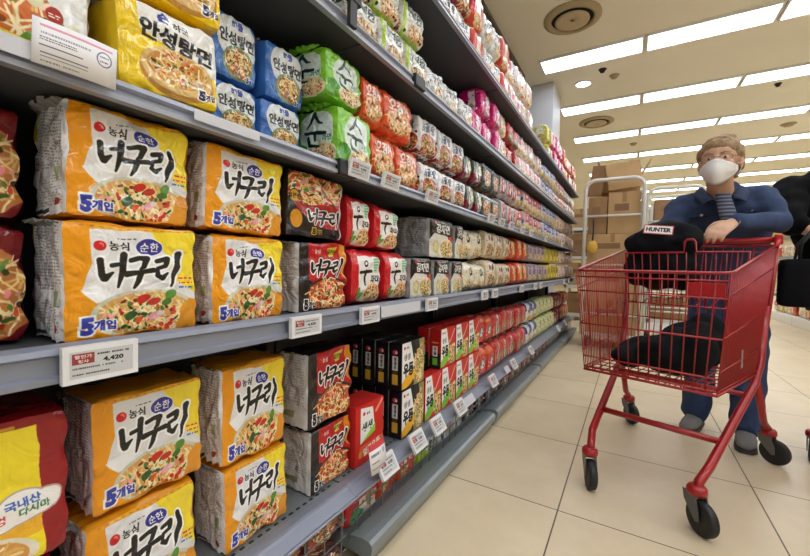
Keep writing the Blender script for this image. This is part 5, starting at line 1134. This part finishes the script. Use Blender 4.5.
for S_, E_, W_ in ((s1, e1, w1), (s2, e2, w2)): chain(bm, [S_, S_.lerp(E_, 0.5), E_, E_.lerp(W_, 0.25)], [0.080, 0.078, 0.072, 0.060])
fused('black_coat', bm, 0.010, M_bcloth, p2, 5, None, 0.004)
bm = NB()
for h_, k_, a_ in L2: chain(bm, [h_, h_.lerp(k_, 0.5), k_, k_.lerp(a_, 0.5), a_], [0.095, 0.085, 0.068, 0.062, 0.058])
fused('black_trousers', bm, 0.011, mat('black trousers', (16,16,19), 0.85), p2, 4)
for h_, k_, a_ in L2:
    g = Vector((a_.x, a_.y, 0)); f = Vector((0, -0.13, 0)); sd = Vector((0.042, 0, 0))
    bm = NB(); add_loft(bm, [(g-f*0.45+Vector((0,0,0.036)), sd*0.75, Vector((0,0,0.035))), (g+Vector((0,0,0.046)), sd*0.95, Vector((0,0,0.045))), (g+f*0.6+Vector((0,0,0.036)), sd*1.08, Vector((0,0,0.035))), (g+f*1.2+Vector((0,0,0.026)), sd*0.6, Vector((0,0,0.018)))], 16); obj('shoe', bm, mat('black shoe', (18,18,18), 0.5), p2, True)
t = thing('handbag', 'black handbag hanging from the arm of the person in black', 'bag', (0.775, 2.585, 0.735))
bm = NB(); add_box(bm, -0.14, 0.19, -0.05, 0.05, 0.0, 0.235, 0.025); bmesh.ops.subdivide_edges(bm, edges=bm.edges[:], cuts=2, use_grid_fill=True); obj('bag_body', bm, M_cloth, t, True)
for dy in (-0.03, 0.03): obj('bag_handle', tube([(-0.08,dy,0.22), (-0.07,dy*0.9,0.31), (-0.01,dy*0.8,0.40), (0.06,dy*0.8,0.385), (0.12,dy*0.9,0.30), (0.13,dy,0.22)], 0.006, 8), mat('black strap', (14,14,16), 0.5), t, True)

# ------------------------------------------------------------------ white roll cage and cardboard boxes at the end of the aisle
M_cage = mat('white tube', (206,204,196), 0.4)
M_cb = mat('cardboard', (176,142,98), 0.85, 0, 0.1, 30, 0.10, 5); M_cb2 = mat('brown cardboard', (142,108,72), 0.85, 0, 0.1, 30, 0.10, 5); M_tape = mat('packing tape', (150,112,66), 0.3); M_ink = mat('box ink', (130,98,66), 0.8)
CX0, CX1, CY0, CY1 = -0.475, 0.095, 4.80, 5.45
t = thing('roll_cage', 'white tubular roll cage loaded with cardboard boxes at the aisle end', 'roll cage', ((CX0+CX1)/2, (CY0+CY1)/2, 0))
W2, D2 = (CX1-CX0)/2, (CY1-CY0)/2
for y, nm in ((-D2, 'end_frame'), (D2, 'end_frame')):
    bm = NB(); zt = 1.90
    pts = [(-W2,y,0.16), (-W2,y,zt-0.10)]+[(-W2+0.10-0.10*math.cos(a), y, zt-0.10+0.10*math.sin(a)) for a in (0.4,0.8,1.2)]+[(-W2+0.10,y,zt), (W2-0.10,y,zt)]+[(W2-0.10+0.10*math.sin(a), y, zt-0.10+0.10*math.cos(a)) for a in (0.4,0.8,1.2)]+[(W2,y,zt-0.10), (W2,y,0.16)]
    add_tube(bm, pts, 0.021, 10)
    for z in (0.40, 0.95, 1.50): add_tube(bm, [(-W2,y,z), (W2,y,z)], 0.012 if z > 1.4 else 0.010, 8)
    obj(nm, bm, M_cage, t, True)
obj('base_platform', box(-W2, W2, -D2, D2, 0.14, 0.175, 0.006), M_cage, t)
for x in (-W2+0.05, W2-0.05):
    for y in (-D2+0.06, D2-0.06):
        bm = NB(); add_lathe(bm, [(0.03,-0.015), (0.055,-0.016), (0.055,0.016), (0.03,0.015)], (x,y,0.0555), 'X', 20); cs = obj('wheel', bm, M_tyre, t, True)
        obj('wheel_fork', box(x-0.025, x+0.025, y-0.02, y+0.02, 0.10, 0.14), M_fork, cs)
cage2 = dup(t, 'second white roll cage half hidden behind the masked person'); cage2.location = (0.43, 5.9, 0)
def carton_box(label, x0, x1, y0, y1, z0, z1, m, group='cardboard boxes', rot=(0,0,0), band=True, open_top=False):
    o = thing('cardboard_box', label, 'cardboard box', ((x0+x1)/2, (y0+y1)/2, z0), 0, group); o.rotation_euler = rot
    w_, d_, h_ = (x1-x0)/2, (y1-y0)/2, z1-z0
    obj('box_body', box(-w_, w_, -d_, d_, 0, h_, 0.004), m, o)
    obj('tape', box(-0.022, 0.022, -d_-0.001, d_+0.001, h_*0.75, h_+0.001), M_tape, o)
    if band:
        bm = NB(); add_box(bm, -w_*0.6, w_*0.3, -d_-0.0012, -d_+0.001, h_*0.55, h_*0.72); obj('printed_mark', bm, M_ink, o)
    if open_top:
        for q in (-1, 1):
            f = obj('flap', box(0, 0.16, -d_*0.95, d_*0.95, -0.003, 0.003), m, o); f.location = (q*w_, 0, h_); f.rotation_euler = (0, math.radians(-62 if q > 0 else -118), 0)
    return o
xs = CX0+0.03; xe = CX1-0.03
carton_box('wide cardboard box at the bottom of the white roll cage', xs, xe, CY0+0.04, CY1-0.04, 0.176, 0.56, M_cb, 'boxes in the roll cage')
carton_box('cardboard box above the bottom one in the roll cage', xs, xe, CY0+0.04, CY1-0.04, 0.562, 0.93, M_cb, 'boxes in the roll cage')
carton_box('pale cardboard box in the middle of the roll cage', xs, xe, CY0+0.04, CY1-0.04, 0.932, 1.30, M_cb, 'boxes in the roll cage')
carton_box('dark brown box upper left in the roll cage', xs, xs+0.19, CY0+0.04, CY1-0.04, 1.302, 1.72, M_cb2, 'boxes in the roll cage')
carton_box('printed box upper right in the roll cage', xs+0.20, xe, CY0+0.04, CY1-0.04, 1.302, 1.76, M_cb, 'boxes in the roll cage')
carton_box('open cardboard box tipped on top of the roll cage load', xs+0.10, xe-0.02, CY0+0.26, CY1-0.06, 1.788, 2.03, M_cb, 'boxes in the roll cage', (0, math.radians(4), 0.05), False, True)
o = obj('flat_cardboard', box(-0.17, 0.17, -0.006, 0.006, 0, 0.34, 0.002), M_cb, None); o.location = (-0.08, 4.87, 1.80); o.rotation_euler = (math.radians(-20), math.radians(-6), 0.12); tag(o, 'flattened pale cardboard sheet leaning on the roll cage top', 'cardboard sheet')
o = obj('flat_cardboard', box(-0.075, 0.075, -0.006, 0.006, 0, 0.38, 0.002), M_cb2, None); o.location = (-0.395, 4.91, 1.74); o.rotation_euler = (math.radians(-14), math.radians(4), -0.2); tag(o, 'darker folded cardboard sheet behind the pale one on the roll cage', 'cardboard sheet')
t = thing('hanging_pouch', 'small yellow pouch on a black cord hanging from the roll cage bar', 'pouch', (-0.385, 4.76, 1.15))
bm = NB(); add_ball(bm, (0,0,0), 0.055, 0.03, 0.075); obj('pouch_body', bm, mat('yellow pouch', (206,164,64), 0.6), t, True); obj('cord', tube([(0,0,0.07), (0.006,0.0,0.19), (0,0.028,0.31)], 0.009, 6), M_black, t, True)
# storage rack beyond the cage
t = thing('storage_rack', 'white storage rack stacked with cartons beyond the roll cage', 'storage rack', (0.25, 7.55, 0))
for x in (-1.25, 0, 1.25):
    for y in (-0.3, 0.3): obj('post', box(x-0.02, x+0.02, y-0.02, y+0.02, 0, 1.95), M_cage, t)
RZ = (0.12, 0.62, 1.12, 1.62)
for z in RZ: obj('rack_shelf', box(-1.27, 1.27, -0.32, 0.32, z-0.05, z), M_cage, t)
rr = random.Random(9)
LV = ['lowest', 'second', 'third', 'top']
for k, z in enumerate(RZ):
    i = 0
    for x, wd in ((-1.22, 0.37), (-0.84, 0.40), (-0.43, 0.38), (0.04, 0.41), (0.46, 0.36), (0.83, 0.38)):
        hh = rr.uniform(0.30, 0.42); x1 = x+wd
        if True:
            carton_box(f'cardboard carton on the {LV[k]} level of the white rack, {NTH[i]} from the noodle shelves', 0.25+x, 0.25+x1, 7.30, 7.80, z+0.001, z+hh, rr.choice([M_cb, M_cb2]), 'cartons on the storage rack')
        i += 1
# opposite shelving far right, partly hidden
def plain_bay(x0, y0, y1, label):
    t = thing('low_shelving', label, 'shelving', (x0, (y0+y1)/2, 0), 0, 'white shelving on the far side'); L = (y1-y0)/2
    obj('back_panel', box(0.42, 0.45, -L+0.005, L-0.005, 0.1, 1.75), mat('pale pegboard', (196,192,182), 0.6), t)
    obj('base_deck', box(0, 0.42, -L+0.005, L-0.005, 0, 0.16, 0.01), M_white, t)
    for z in (0.50, 0.85, 1.20, 1.55): 
        sb = obj('shelf_board', box(0.03, 0.42, -L+0.005, L-0.005, z-0.025, z), M_white, t); obj('price_rail', box(0.018, 0.03, -L+0.005, L-0.005, z-0.04, z+0.005), M_rail, sb)
    return t
for i in range(3): plain_bay(2.40, 6.4+i*1.3, 7.7+i*1.3, ['nearest white shelving bay past the person in black', 'middle white shelving bay on the far right', 'farthest white shelving bay on the far right'][i])
for b in range(3):
    for k, z in enumerate((0.16, 0.50, 0.85, 1.20)):
        for i in range(4):
            y = 6.4+b*1.3+0.06+i*0.30; key = ['yellow','multi','cream','palered','orangered','yelwhite'][(b*2+k+i) % 6]
            K = KIND[key]; o = dup(PROTO[key]); o.location = (2.40+0.13, y+0.14, z+0.001); o.rotation_euler = (0, 0, math.pi); o.scale = (1, 0.26/K['w'], 0.22/K['h'])
            o['label'] = f'{["mustard","pink","cream","pale red","orange","cream pink"][(b*2+k+i) % 6]} pack on far white shelving, level {["one","two","three","four"][k]}, bay {["one","two","three"][b]}, {NTH[i]} in line'; o['group'] = 'packs on the far white shelving'
